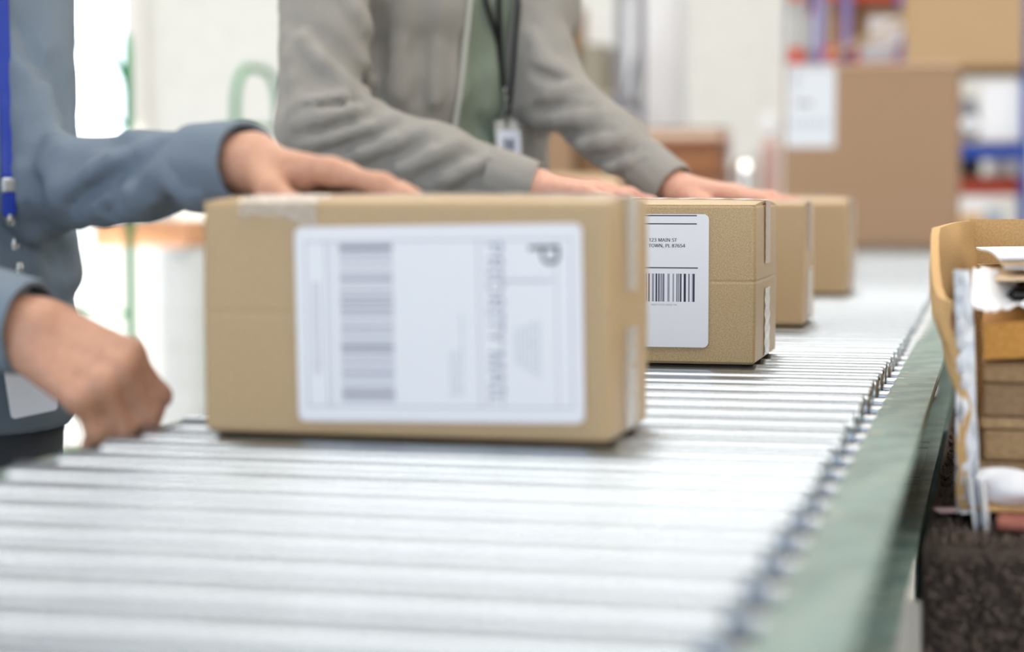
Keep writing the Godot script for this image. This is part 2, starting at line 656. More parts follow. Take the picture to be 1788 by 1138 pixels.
func build_room() -> void:
	struct("floor", rbox(Vector3(RX1 - RX0 + 0.4, 0.2, RZ1 - RZ0 + 0.4), 0.001), mats.floor, Vector3((RX0 + RX1) / 2, -0.1, (RZ0 + RZ1) / 2))
	struct("ground_outside", rbox(Vector3(60, 0.2, 40), 0.001), mats.ground, Vector3(-6, -0.12, -32.3))
	struct("ceiling", rbox(Vector3(RX1 - RX0 + 0.4, 0.2, RZ1 - RZ0 + 0.4), 0.001), mats.ceiling, Vector3((RX0 + RX1) / 2, RH + 0.1, (RZ0 + RZ1) / 2))
	# back wall with the open loading door
	wall_with_holes("wall_back", Vector3.RIGHT, Vector3(RX0, 0, RZ0 - 0.1), RX1 - RX0, RH, 0.2, [[0.2, RX0 * -1.0 - 5.28, 0.0, 3.8]], mats.wall_back)
	wall_with_holes("wall_left", Vector3(0, 0, 1), Vector3(RX0 - 0.1, 0, RZ0), RZ1 - RZ0, RH, 0.2, [[1.5, 5.5, 1.0, 2.3], [7.0, 11.0, 1.0, 2.3]], mats.wall)
	wall_with_holes("wall_right", Vector3(0, 0, 1), Vector3(RX1 + 0.1, 0, RZ0), RZ1 - RZ0, RH, 0.2, [], mats.wall)
	# wall behind the camera with two wide windows
	wall_with_holes("wall_front", Vector3.RIGHT, Vector3(RX0, 0, RZ1 + 0.1), RX1 - RX0, RH, 0.2, [[1.5, 6.3, 1.0, 4.4], [7.2, 12.6, 1.0, 4.4]], mats.wall)
	var n := 1
	for w in [[Vector3(RX0 + 3.9, 2.7, RZ1 + 0.1), 4.8, 3.4, 0.0], [Vector3(RX0 + 9.9, 2.7, RZ1 + 0.1), 5.4, 3.4, 0.0], [Vector3(RX0 - 0.1, 1.65, RZ0 + 3.5), 4.0, 1.3, PI / 2], [Vector3(RX0 - 0.1, 1.65, RZ0 + 9.0), 4.0, 1.3, PI / 2]]:
		var st := begin()
		var hw: float = w[1] / 2
		var hh: float = w[2] / 2
		for s in [-1.0, 1.0]:
			add_rbox(st, Vector3(w[1], 0.07, 0.09), 0.004, Vector3(0, s * (hh - 0.035), 0))
			add_rbox(st, Vector3(0.07, w[2] - 0.14, 0.09), 0.004, Vector3(s * (hw - 0.035), 0, 0))
		for s in [-0.333, 0.333]:
			add_rbox(st, Vector3(0.05, w[2] - 0.14, 0.07), 0.004, Vector3(s * hw, 0, 0))
		var o := struct("window_%d" % n, done(st), mats.plastic_white, w[0], Vector3(0, w[3], 0))
		n += 1
	# roller shutter housing and frame of the loading door
	var st2 := begin()
	add_rbox(st2, Vector3(0.14, 3.8, 0.26), 0.01, Vector3(-5.21, 1.9, RZ0 - 0.05))
	struct("trim_1", done(st2), mats.wall)
	# round white column
	var o2 := struct("column", lathe([Vector2(0, 0), Vector2(0, 0.155), Vector2(RH, 0.155), Vector2(RH, 0)], 40), mats.plastic_white, Vector3(-1.66, 0, -10.2))
	# ceiling panels
	var k := 0
	for z in [-0.9, -3.7, -6.6, -9.6]:
		for x in [-6.6, -3.7, -0.8, 2.1]:
			ceiling_lamp(Vector3(x, RH - 0.02, z))
			k += 1

var lamp_count := 0
func ceiling_lamp(at: Vector3) -> void:
	lamp_count += 1
	var t := thing("ceiling_lamp", "flat white ceiling light panel with slim frame above the hall", "lamp", at, 0, "ceiling light panels")
	var st := begin()
	for s in [-1.0, 1.0]:
		add_rbox(st, Vector3(2.76, 0.05, 0.03), 0.003, Vector3(0, 0, s * 0.485))
		add_rbox(st, Vector3(0.03, 0.05, 0.94), 0.003, Vector3(s * 1.365, 0, 0))
	part("frame", done(st), mats.plastic_white, t)
	var m := flat(Color(1, 1, 1), 0.5)
	m.emission_enabled = true
	m.emission = LAMP_COLOUR
	m.emission_energy_multiplier = 2.0
	part("diffuser", rbox(Vector3(2.70, 0.02, 0.94), 0.002), m, t)
	var l := AreaLight3D.new()
	l.name = "panel_light"
	l.area_size = Vector2(2.66, 0.9)
	l.light_color = LAMP_COLOUR
	l.light_energy = LAMP_ENERGY
	l.area_range = 40.0
	l.shadow_enabled = true
	t.add_child(l)
	l.position = Vector3(0, -0.03, 0)
	l.rotation = Vector3(-PI / 2, 0, 0)

# ---------------------------------------------------------------- roller conveyor
const CX0 := -0.655
const CX1 := -0.112
const PITCH := 0.0762
const ROLLR := 0.0242

func channel_strip(st: SurfaceTool, x0: float, x1: float, y: float, z0: float, z1: float, th: float, slots: Array) -> void:
	# flange between x0 and x1 with slots [zc, length] cut through its middle third
	var a := minf(x0, x1)
	var b := maxf(x0, x1)
	var m0 := lerpf(a, b, 0.40)
	var m1 := lerpf(a, b, 0.70)
	var put := func(xa: float, xb: float, za: float, zb: float) -> void:
		add_rbox(st, Vector3(xb - xa, th, zb - za), 0.0004, Vector3((xa + xb) / 2, y, (za + zb) / 2))
	if slots.is_empty():
		put.call(a, b, z0, z1)
		return
	put.call(a, m0, z0, z1)
	put.call(m1, b, z0, z1)
	var z := z0
	for s in slots:
		put.call(m0, m1, z, s[0] - s[1] / 2)
		z = s[0] + s[1] / 2
	put.call(m0, m1, z, z1)

func rail(called: String, parent: Node3D, xw: float, out: float, z0: float, z1: float, y_off := 0.0) -> void:
	# C channel: web at xw, flanges pointing outwards
	var yt := TOP - 0.020 + y_off
	var yb := TOP - 0.112 + y_off
	var th := 0.0035
	var st := begin()
	add_rbox(st, Vector3(th, yt - yb, z1 - z0), 0.0004, Vector3(xw, (yt + yb) / 2, (z0 + z1) / 2))
	channel_strip(st, xw, xw + out * 0.043, yt, z0, z1, th, [])
	var slots := []
	var z := z0 + 0.10
	while z < z1 - 0.1:
		slots.append([z, 0.006])
		slots.append([z + 0.055, 0.006])
		z += 0.305
	channel_strip(st, xw, xw + out * 0.043, yb, z0, z1, th, slots)
	# rolled lip on the edge of the top flange
	add_rbox(st, Vector3(0.003, 0.006, z1 - z0), 0.001, Vector3(xw + out * 0.0425, yt - 0.003, (z0 + z1) / 2))
	part(called, done(st), mats.rail, parent)

func build_conveyor() -> void:
	var c := thing("roller_conveyor", "long gravity roller conveyor with steel rollers and pale green side rails", "conveyor", Vector3(0, 0, 0))
	var zs := [-8.35, -5.9, -2.87, 0.25]
	for i in 3:
		rail("side_rail", c, CX1 + 0.008, 1.0, zs[i] + 0.001, zs[i + 1] - 0.001, 0.0 if i != 1 else -0.0012)
		rail("side_rail", c, CX0 - 0.008, -1.0, zs[i] + 0.001, zs[i + 1] - 0.001, 0.0 if i != 1 else -0.0012)
	var len := CX1 - CX0
	var h := len / 2 - 0.002
	var body := lathe([Vector2(-h, 0.007), Vector2(-h, 0.0175), Vector2(-h + 0.003, 0.0175), Vector2(-h + 0.0032, 0.0195), Vector2(-h + 0.0005, 0.0205), Vector2(-h + 0.0003, 0.0225), Vector2(-h + 0.0012, 0.0236), Vector2(-h + 0.0030, ROLLR), Vector2(h - 0.0030, ROLLR), Vector2(h - 0.0012, 0.0236), Vector2(h - 0.0003, 0.0225), Vector2(h - 0.0005, 0.0205), Vector2(h - 0.0032, 0.0195), Vector2(h - 0.003, 0.0175), Vector2(h, 0.0175), Vector2(h, 0.007)], 36, 0)
	var axle := lathe([Vector2(-len / 2 - 0.016, 0), Vector2(-len / 2 - 0.016, 0.0062), Vector2(len / 2 + 0.016, 0.0062), Vector2(len / 2 + 0.016, 0)], 6, 0)
	var proto := Node3D.new()
	var rng := RandomNumberGenerator.new()
	rng.seed = 5
	var z := -0.3724 + 7.0 * PITCH
	while z > -8.3:
		var r := part("roller", body, mats.steel, c, Vector3((CX0 + CX1) / 2 + rng.randf_range(-0.0015, 0.0015), TOP - ROLLR, z), Vector3(rng.randf() * TAU, 0, 0))
		part("axle", axle, mats.zinc, r)
		z -= PITCH
	proto.free()
	# stands
	for sz in [-1.05, -2.74, -4.2, -5.8, -7.6]:
		for sx in [CX0 - 0.036, CX1 + 0.034]:
			var st := begin()
			var s := -1.0 if sx < -0.4 else 1.0
			add_rbox(st, Vector3(0.004, 0.64, 0.06), 0.001, Vector3(sx - s * 0.018, 0.33, sz))
			add_rbox(st, Vector3(0.034, 0.64, 0.004), 0.001, Vector3(sx, 0.33, sz - 0.03))
			add_rbox(st, Vector3(0.036, 0.012, 0.10), 0.002, Vector3(sx, 0.006, sz))
			part("leg", done(st), mats.rail, c)
			var pl := part("leg_plate", rbox(Vector3(0.004, 0.084, 0.11), 0.001), mats.rail, c, Vector3(sx - s * 0.0205, TOP - 0.066, sz))
			for dz in [-0.035, 0.03]:
				part("bolt", lathe([Vector2(0, 0), Vector2(0, 0.011), Vector2(0.003, 0.011), Vector2(0.0032, 0.007), Vector2(0.012, 0.007), Vector2(0.0122, 0.0105), Vector2(0.020, 0.0095), Vector2(0.0235, 0.006), Vector2(0.0245, 0)], 20, 0), mats.zinc, pl, Vector3(s * 0.002, -0.012, dz), Vector3(0, 0 if s > 0 else PI, 0))
		var st3 := begin()
		add_rbox(st3, Vector3(CX1 - CX0 + 0.03, 0.04, 0.03), 0.002, Vector3((CX0 + CX1) / 2, 0.25, sz))
		part("cross_brace", done(st3), mats.rail, c)

# ---------------------------------------------------------------- cartons
# origin: middle of the base. seam along x. bulge: how far the flaps puff up at the seam
func carton(called: String, label: String, at: Vector3, w: float, h: float, d: float, bulge: float, m: Material, turn := 0.0, tapes := true, group := "", amber := true) -> Node3D:
	var t := thing(called, label, "carton", at, turn, group)
	var r := 0.005
	var ring := func(y: float, inset: float) -> PackedVector3Array:
		var o := PackedVector3Array()
		for c in [[1, 1, 0.0], [-1, 1, PI / 2], [-1, -1, PI], [1, -1, PI * 1.5]]:
			for k in 4:
				var a: float = c[2] + PI / 2 * k / 3.0
				o.append(Vector3(c[0] * (w / 2 - r - inset) + cos(a) * r, y, -(c[1] * (d / 2 - r - inset) + sin(a) * r)))
		return o
	var st := begin()
	var rings := [ring.call(0.0, 0.003), ring.call(0.0028, 0.0), ring.call(h * 0.505, -0.0006), ring.call(h * 0.52, -0.0002), ring.call(h * 0.535, -0.0006), ring.call(h - 0.003, 0.0), ring.call(h, 0.0015)]
	for i in rings.size() - 1:
		var n: int = rings[i].size()
		for k in n:
			var l := (k + 1) % n
			quad(st, rings[i][k], rings[i][l], rings[i + 1][l], rings[i + 1][k])
	for k in rings[0].size():
		for v in [Vector3.ZERO, rings[0][k], rings[0][(k + 1) % rings[0].size()]]: st.add_vertex(v)
	part("body", done(st), m, t)
	var hump := func(x: float, z: float) -> float:
		var ex := 1.0 - pow(absf(2.0 * x / w), 4.0)
		return bulge * (1.0 - absf(2.0 * z / d) ** 1.5) * (0.72 + 0.28 * ex)
	for s in [1.0, -1.0]:
		var f := func(u: float, v: float) -> Vector3:
			var x := lerpf(-w / 2 + 0.001, w / 2 - 0.001, u)
			var z: float = s * lerpf(0.0008, d / 2 - 0.0012, 1.0 - v if s > 0 else v)
			if s < 0: z = -lerpf(0.0008, d / 2 - 0.0012, v)
			return Vector3(x, h - 0.0016 + hump.call(x, z), z)
		part("top_flap", sheet(12, 8, f, 0.0034), m, t)
	# bulging corrugated edges of the closed end
	if tapes:
		var tw := 0.048 if d > 0.1 else d * 0.4
		var over := func(u: float, v: float) -> Vector3:
			var z := lerpf(tw / 2, -tw / 2, v)
			var x := lerpf(-w / 2 - 0.0006, w / 2 + 0.0006, u)
			return Vector3(x, h + 0.0010 + hump.call(x, z) + 0.0004 * sin(u * 60.0 + v * 5.0), z)
		part("tape", sheet(40, 4, over, 0.0003), mats.tape, t)
		for s in [1.0, -1.0]:
			var down := func(u: float, v: float) -> Vector3:
				var z: float = lerpf(tw / 2, -tw / 2, u) * s * 1.0
				var y := lerpf(h + hump.call(s * w / 2, 0.0) * 0.8, h * 0.62, v)
				return Vector3(s * (w / 2 + 0.0016 + 0.0003 * sin(v * 37.0 + u * 3.0)), y, z)
			part("tape", sheet(4, 16, down, 0.0003), mats.tape_amber if amber else mats.tape, t)
			var upw := func(u: float, v: float) -> Vector3:
				var z: float = lerpf(tw / 2, -tw / 2, u) * s
				var y := lerpf(h * 0.46, 0.004, v)
				return Vector3(s * (w / 2 + 0.0016 + 0.0005 * sin(v * 29.0 + u * 2.0)), y, z)
			part("tape", sheet(4, 20, upw, 0.0003), mats.tape, t)
	return t

func bars(img: Image, x0: int, x1: int, y0: int, y1: int, horizontal: bool, sd: int, ink: Color, unit := 4) -> void:
	var rng := RandomNumberGenerator.new()
	rng.seed = sd
	var p := y0 if horizontal else x0
	var last := y1 if horizontal else x1
	while p < last - unit:
		var b := unit * rng.randi_range(1, 3)
		if p + b > last: b = last - p
		var tone := ink.lerp(Color(0.88, 0.89, 0.915), [0.0, 0.15, 0.45, 0.6][rng.randi_range(0, 3)])
		if horizontal: img.fill_rect(Rect2i(x0, p, x1 - x0, b), tone)
		else: img.fill_rect(Rect2i(p, y0, b, y1 - y0), tone)
		p += b + unit * rng.randi_range(1, 4)

func smalltext(img: Image, x: int, y0: int, y1: int, th: int, sd: int, ink: Color) -> void:
	# lines of print too small to read, running downwards
	var rng := RandomNumberGenerator.new()
	rng.seed = sd
	var y := y0
	while y < y1:
		var b := rng.randi_range(3, 9)
		img.fill_rect(Rect2i(x, y, th, mini(b, y1 - y)), ink)
		y += b + rng.randi_range(2, 6)

func label_one() -> Image:
	# 0.222 x 0.147 m; 1110 x 735 pixels; reads from top to bottom (turned by a quarter)
	var im := Image.create(1110, 735, false, Image.FORMAT_RGB8)
	im.fill(Color(0.90, 0.90, 0.905))
	var rule := Color(0.62, 0.63, 0.68)
	var ink := Color(0.16, 0.15, 0.22)
	for r in [[40, 55, 1030, 4], [40, 676, 1030, 4], [40, 55, 4, 625], [1066, 55, 4, 625], [120, 55, 4, 625], [140, 55, 3, 625], [715, 55, 4, 625], [800, 55, 4, 625], [806, 205, 200, 4], [806, 212, 180, 3], [1010, 55, 3, 625]]:
		im.fill_rect(Rect2i(r[0], r[1], r[2], r[3]), rule)
	bars(im, 175, 385, 66, 660, true, 12, Color(0.42, 0.41, 0.49), 2)
	for k in 3: smalltext(im, 66 + k * 12, 210, 560, 5, 20 + k, Color(0.6, 0.6, 0.66))
	for k in 4: smalltext(im, 600 + k * 15, 470 if k < 3 else 330, 640, 6, 30 + k, Color(0.68, 0.7, 0.73))
	for k in 7: smalltext(im, 850 + k * 15, 390 - k * 6, 520 + k * 8, 6, 40 + k, Color(0.66, 0.68, 0.72))
	return im

func label_two() -> Image:
	# 0.216 x 0.1425 m at 5 pixels to the millimetre
	var im := Image.create(1080, 712, false, Image.FORMAT_RGB8)
	im.fill(Color(0.90, 0.90, 0.905))
	var ink := Color(0.13, 0.12, 0.22)
	im.fill_rect(Rect2i(60, 5, 955, 6), ink)
	im.fill_rect(Rect2i(60, 49, 955, 6), ink)
	im.fill_rect(Rect2i(60, 284, 962, 6), ink)
	bars(im, 330, 1000, 318, 468, false, 9, ink, 4)
	im.fill_rect(Rect2i(996, 318, 9, 150), ink)
	return im

func put_label(t: Node3D, img: Image, w: float, h: float, at: Vector3, roll := 0.0, bow := 0.0) -> MeshInstance3D:
	return part("shipping_label", card(w, h, 0.006), printed(img), t, at, Vector3(0, 0, roll))

func build_cartons() -> void:
	# nearest carton
	var a := carton("shipping_carton", "nearest kraft carton on the rollers with the large sideways priority mail label", Vector3(-0.432, TOP + 0.0005, -1.5575), 0.318, 0.176, 0.155, 0.006, mats.card2, deg_to_rad(-0.8), true, "", false)
	var la := put_label(a, label_one(), 0.222, 0.147, Vector3(0.0285, 0.086, 0.0792), deg_to_rad(1.0))
	lettering("P", 0.0235, Color(0.16, 0.13, 0.2), la, Vector3(0.0625, 0.0605, 0.0004), -PI / 2, 1.0)
	lettering("PRIORITY MAIL", 0.0125, Color(0.58, 0.58, 0.64), la, Vector3(0.0345, 0.0610, 0.0004), -PI / 2, 1.02)
	# loose clear tape folded from the top over the front edge
	var strip := func(u: float, v: float) -> Vector3:
		var x := lerpf(-0.128, -0.066, u)
		var s := lerpf(-0.040, 0.014 - 0.004 * sin(u * 5.0), v)      # along the strip: on the top, then down the front
		var w := 0.0007 * sin(u * 31.0 + v * 17.0) + 0.0005 * sin(v * 43.0 - u * 11.0) + 0.0012
		if s < 0.0: return Vector3(x, 0.1768 + 0.0035 * (-s / 0.04) + w, 0.0775 + s)
		return Vector3(x, 0.1768 - s, 0.0785 + w)
	part("tape", sheet(36, 30, strip, 0.0003), mats.tape_clear, a)
	# carton in focus
	var b := carton("shipping_carton", "sharp kraft carton with a 123 MAIN ST label, second along the rollers", Vector3(-0.400, TOP + 0.0005, -2.293), 0.302, 0.170, 0.212, 0.006, mats.card, 0.0)
	var lb := put_label(b, label_two(), 0.216, 0.1425, Vector3(-0.0065, 0.089, 0.1074))
	var ink := Color(0.13, 0.12, 0.22)
	lettering("123 MAIN ST", 0.0036, ink, lb, Vector3(0.0430, 0.0405, 0.0004), 0, 1.05, true)
	lettering("TOWN, PL 87654", 0.0036, ink, lb, Vector3(0.0430, 0.0345, 0.0004), 0, 1.05, true)
	lettering("84007 21165 39200 748", 0.0017, Color(0.5, 0.5, 0.55), lb, Vector3(0.046, -0.0272, 0.0004), 0, 1.1)
	var c := carton("shipping_carton", "kraft carton third along the rollers, held at both ends by two hands", Vector3(-0.409, TOP + 0.0005, -2.93), 0.302, 0.166, 0.170, 0.006, mats.card3, 0.0)
	var d := carton("shipping_carton", "kraft carton fourth along the rollers, just before the huge box", Vector3(-0.414, TOP + 0.0005, -3.88), 0.302, 0.163, 0.245, 0.012, mats.card3, 0.0)
	# huge carton at the far end
	var e := thing("large_carton", "huge square brown carton with a white label at the far conveyor end", "carton", Vector3(-0.424, TOP + 0.0005, -7.32))
	var st := begin()
	add_rbox(st, Vector3(0.588, 0.60, 0.44), 0.006, Vector3(0, 0.30, 0))
	part("body", done(st), mats.card_pink, e)
	for s in [-1.0, 1.0]:
		var f := func(u: float, v: float) -> Vector3:
			return Vector3(lerpf(-0.292, 0.294 + 0.012 * v, u), 0.601 + 0.026 * sin(v * 1.4) * (1.0 if s > 0 else 0.2), s * lerpf(0.222, 0.004, v if s > 0 else v))
		part("top_flap", sheet(6, 6, f, 0.004), mats.card_pink, e)
	var im := Image.create(330, 560, false, Image.FORMAT_RGB8)
	im.fill(Color(0.85, 0.87, 0.90))
	for k in 4: smalltext(im, 40 + k * 14, 50, 170, 8, 60 + k, Color(0.6, 0.62, 0.68))
	im.fill_rect(Rect2i(60, 250, 110, 26), Color(0.5, 0.52, 0.56))
	for k in 6: im.fill_rect(Rect2i(30 + k * 45, 370, 30, 60), Color(0.74, 0.78, 0.82))
	put_label(e, im, 0.165, 0.280, Vector3(-0.200, 0.475, 0.2202))
	part("tape", rbox(Vector3(0.05, 0.30, 0.0006), 0.0001), mats.tape, e, Vector3(0.02, 0.45, -0.2204))
# joints and cloth folds, in metres
const B_SH_R := Vector3(-0.949, 1.339, -2.870)
const B_EL_R := Vector3(-0.929, 1.055, -2.773)
const B_WR_R := Vector3(-0.635, 0.975, -2.806)
const B_TIP_R := Vector3(-0.513, 0.962, -2.865)
const B_SH_L := Vector3(-0.752, 1.372, -3.145)
const B_EL_L := Vector3(-0.663, 1.116, -3.077)
const B_WR_L := Vector3(-0.460, 0.975, -2.960)
const B_TIP_L := Vector3(-0.287, 0.956, -2.969)
const A_EL_L := Vector3(-0.869, 0.967, -1.762)
const A_WR_L := Vector3(-0.606, 0.988, -1.609)
const A_TIP_L := Vector3(-0.459, 0.962, -1.596)
const A_EL_R := Vector3(-0.941, 0.880, -1.554)
const A_WR_R := Vector3(-0.759, 0.857, -1.518)
const A_MCP_R := Vector3(-0.685, 0.820, -1.507)
const FOLDS_JACKET := [
	[Vector3(-0.948, 1.175, -2.746), Vector3(-0.849, 1.088, -2.732), 0.0110, 0.0090],
	[Vector3(-0.921, 1.183, -2.753), Vector3(-0.840, 1.103, -2.746), 0.0130, -0.0060],
	[Vector3(-0.988, 1.188, -2.799), Vector3(-0.961, 1.089, -2.768), 0.0120, 0.0050],
	[Vector3(-0.957, 1.080, -2.737), Vector3(-0.849, 1.102, -2.733), 0.0090, 0.0080],
	[Vector3(-0.940, 1.082, -2.731), Vector3(-0.857, 1.086, -2.720), 0.0060, -0.0100],
	[Vector3(-0.947, 1.059, -2.728), Vector3(-0.830, 1.086, -2.726), 0.0100, 0.0080],
	[Vector3(-0.924, 1.046, -2.722), Vector3(-0.835, 1.066, -2.714), 0.0070, -0.0080],
	[Vector3(-0.936, 1.027, -2.718), Vector3(-0.804, 1.066, -2.721), 0.0100, 0.0070],
	[Vector3(-0.909, 1.017, -2.713), Vector3(-0.804, 1.045, -2.719), 0.0080, -0.0060],
	[Vector3(-0.894, 1.004, -2.716), Vector3(-0.766, 1.050, -2.729), 0.0100, 0.0070],
	[Vector3(-0.863, 0.992, -2.723), Vector3(-0.750, 1.031, -2.731), 0.0080, -0.0060],
	[Vector3(-0.839, 0.978, -2.727), Vector3(-0.720, 1.031, -2.738), 0.0100, 0.0060],
	[Vector3(-0.801, 0.972, -2.736), Vector3(-0.697, 1.015, -2.743), 0.0080, -0.0050],
	[Vector3(-0.766, 0.970, -2.744), Vector3(-0.684, 1.011, -2.756), 0.0110, 0.0050],
	[Vector3(-0.724, 0.968, -2.754), Vector3(-0.661, 1.000, -2.760), 0.0080, -0.0040],
	[Vector3(-0.876, 1.238, -2.849), Vector3(-0.865, 1.146, -2.815), 0.0120, -0.0060],
	[Vector3(-0.894, 1.240, -2.773), Vector3(-0.856, 1.177, -2.798), 0.0120, 0.0050],
	[Vector3(-0.861, 1.144, -2.774), Vector3(-0.837, 1.094, -2.735), 0.0100, 0.0050],
	[Vector3(-0.644, 0.992, -2.774), Vector3(-0.638, 0.959, -2.773), 0.0060, -0.0040],
	[Vector3(-0.669, 1.163, -2.996), Vector3(-0.633, 1.141, -3.034), 0.0100, 0.0070],
	[Vector3(-0.673, 1.139, -2.993), Vector3(-0.633, 1.131, -3.033), 0.0070, -0.0080],
	[Vector3(-0.672, 1.103, -2.971), Vector3(-0.612, 1.122, -3.037), 0.0100, 0.0070],
	[Vector3(-0.661, 1.086, -2.962), Vector3(-0.589, 1.091, -3.010), 0.0080, -0.0070],
	[Vector3(-0.663, 1.064, -2.950), Vector3(-0.573, 1.078, -3.013), 0.0110, 0.0070],
	[Vector3(-0.648, 1.045, -2.941), Vector3(-0.554, 1.051, -3.005), 0.0080, -0.0060],
	[Vector3(-0.619, 1.025, -2.926), Vector3(-0.534, 1.044, -2.989), 0.0110, 0.0060],
	[Vector3(-0.597, 1.009, -2.920), Vector3(-0.514, 1.020, -2.971), 0.0080, -0.0050],
	[Vector3(-0.569, 0.989, -2.905), Vector3(-0.494, 1.014, -2.955), 0.0100, 0.0050],
	[Vector3(-0.537, 0.978, -2.912), Vector3(-0.480, 0.989, -2.946), 0.0090, -0.0040],
	[Vector3(-0.685, 1.201, -3.046), Vector3(-0.667, 1.158, -3.047), 0.0100, 0.0050],
	[Vector3(-0.836, 1.247, -2.859), Vector3(-0.835, 1.033, -2.825), 0.0140, 0.0040],
	[Vector3(-0.805, 1.246, -2.856), Vector3(-0.800, 1.025, -2.822), 0.0120, -0.0040],
	[Vector3(-0.776, 1.236, -2.852), Vector3(-0.781, 1.025, -2.826), 0.0120, 0.0040],
	[Vector3(-0.878, 1.225, -2.889), Vector3(-0.867, 1.099, -2.832), 0.0100, -0.0080],
]
const FOLDS_SHIRT := [
	[Vector3(-0.739, 1.236, -2.861), Vector3(-0.748, 1.033, -2.845), 0.0140, 0.0040],
	[Vector3(-0.716, 1.219, -2.855), Vector3(-0.722, 1.033, -2.841), 0.0130, -0.0040],
	[Vector3(-0.699, 1.187, -2.857), Vector3(-0.706, 1.025, -2.844), 0.0120, 0.0030],
	[Vector3(-0.734, 1.074, -2.841), Vector3(-0.682, 1.041, -2.851), 0.0100, -0.0030],
]
const FOLDS_SWEAT := [
	[Vector3(-0.817, 1.097, -1.608), Vector3(-0.798, 1.001, -1.668), 0.0100, 0.0080],
	[Vector3(-0.817, 1.099, -1.629), Vector3(-0.803, 1.042, -1.669), 0.0120, -0.0050],
	[Vector3(-0.806, 1.081, -1.651), Vector3(-0.805, 1.001, -1.687), 0.0090, 0.0070],
	[Vector3(-0.804, 1.077, -1.671), Vector3(-0.809, 1.013, -1.707), 0.0100, -0.0050],
	[Vector3(-0.812, 1.054, -1.606), Vector3(-0.797, 0.982, -1.626), 0.0140, 0.0040],
	[Vector3(-0.806, 0.981, -1.603), Vector3(-0.793, 0.899, -1.621), 0.0120, 0.0050],
	[Vector3(-0.802, 0.996, -1.625), Vector3(-0.795, 0.903, -1.641), 0.0100, -0.0050],
	[Vector3(-0.796, 0.992, -1.647), Vector3(-0.787, 0.897, -1.664), 0.0120, 0.0040],
	[Vector3(-0.795, 0.967, -1.656), Vector3(-0.787, 0.851, -1.681), 0.0120, 0.0040],
	[Vector3(-0.814, 0.875, -1.604), Vector3(-0.788, 0.852, -1.660), 0.0140, -0.0040],
	[Vector3(-0.806, 0.967, -1.612), Vector3(-0.796, 0.923, -1.612), 0.0080, -0.0050],
	[Vector3(-0.782, 0.967, -1.649), Vector3(-0.718, 1.004, -1.646), 0.0080, 0.0060],
	[Vector3(-0.779, 0.955, -1.649), Vector3(-0.716, 0.989, -1.645), 0.0060, -0.0080],
	[Vector3(-0.774, 0.936, -1.649), Vector3(-0.696, 0.981, -1.629), 0.0090, 0.0070],
	[Vector3(-0.745, 0.935, -1.645), Vector3(-0.723, 0.977, -1.632), 0.0060, -0.0070],
	[Vector3(-0.743, 0.938, -1.635), Vector3(-0.694, 0.960, -1.628), 0.0080, 0.0070],
	[Vector3(-0.719, 0.962, -1.622), Vector3(-0.691, 1.003, -1.631), 0.0070, -0.0060],
	[Vector3(-0.702, 0.943, -1.625), Vector3(-0.680, 0.996, -1.623), 0.0100, 0.0050],
	[Vector3(-0.686, 0.941, -1.618), Vector3(-0.657, 0.967, -1.616), 0.0080, -0.0060],
	[Vector3(-0.671, 0.960, -1.613), Vector3(-0.635, 0.967, -1.611), 0.0100, 0.0040],
	[Vector3(-0.678, 0.981, -1.612), Vector3(-0.644, 0.946, -1.608), 0.0080, 0.0050],
	[Vector3(-0.662, 1.005, -1.628), Vector3(-0.646, 0.967, -1.608), 0.0090, -0.0030],
	[Vector3(-0.753, 1.009, -1.658), Vector3(-0.725, 1.006, -1.654), 0.0070, -0.0050],
]
const LB_A0 := Vector3(-0.714, 1.282, -2.839)
const LB_A1 := Vector3(-0.705, 1.234, -2.838)
const LB_A2 := Vector3(-0.686, 1.177, -2.828)
const LB_A3 := Vector3(-0.674, 1.106, -2.816)
const LB_B0 := Vector3(-0.692, 1.284, -2.865)
const LB_B1 := Vector3(-0.683, 1.185, -2.829)
const LB_BADGE := Vector3(-0.668, 1.028, -2.812)
const LA_0 := Vector3(-0.823, 1.184, -1.612)
const LA_1 := Vector3(-0.815, 1.106, -1.599)
const LA_2 := Vector3(-0.812, 1.034, -1.595)
const LA_3 := Vector3(-0.809, 0.969, -1.591)
const LA_BADGE := Vector3(-0.796, 0.812, -1.594)

# ---------------------------------------------------------------- people
func cuff(parent: Node3D, el: Vector3, wr: Vector3, r0: float, r1: float, m: Material, length := 0.06) -> void:
	# hollow end of a sleeve, from length before the wrist to just past it
	var ax := (wr - el).normalized()
	var up := Vector3.UP - ax * ax.y
	up = up.normalized()
	var noise := FastNoiseLite.new()
	noise.frequency = 3.0
	noise.seed = 8
	var f := func(u: float, v: float) -> Vector3:
		var a := u * TAU
		var q := up * cos(a) + ax.cross(up) * sin(a)
		var s := lerpf(-length, 0.006, v)
		var r := lerpf(r0, r1, v) + 0.0016 * noise.get_noise_2d(cos(a) * 0.6 + v * 0.2, sin(a) * 0.6) - (0.0012 if v > 0.97 else 0.0)
		return wr + ax * s + q * r
	part("cuff", sheet(40, 14, f, 0.004), m, parent)

func torso(c: Vector3, right: Vector3, lean: Vector3, grow: float, low := 0.88) -> void:
	# horizontal capsules stacked from the hips to the shoulders
	for r in [[low, 0.075, 0.118, 0.0], [(low + 1.02) * 0.5, 0.075, 0.116, 0.15], [1.02, 0.075, 0.114, 0.3], [1.14, 0.085, 0.118, 0.6], [1.26, 0.095, 0.118, 0.85], [1.37, 0.125, 0.075, 1.0]]:
		var m: Vector3 = Vector3(c.x, r[0], c.z) + lean * float(r[3])
		bone(m - right * float(r[1]), m + right * float(r[1]), float(r[2]) + grow, float(r[2]) + grow)

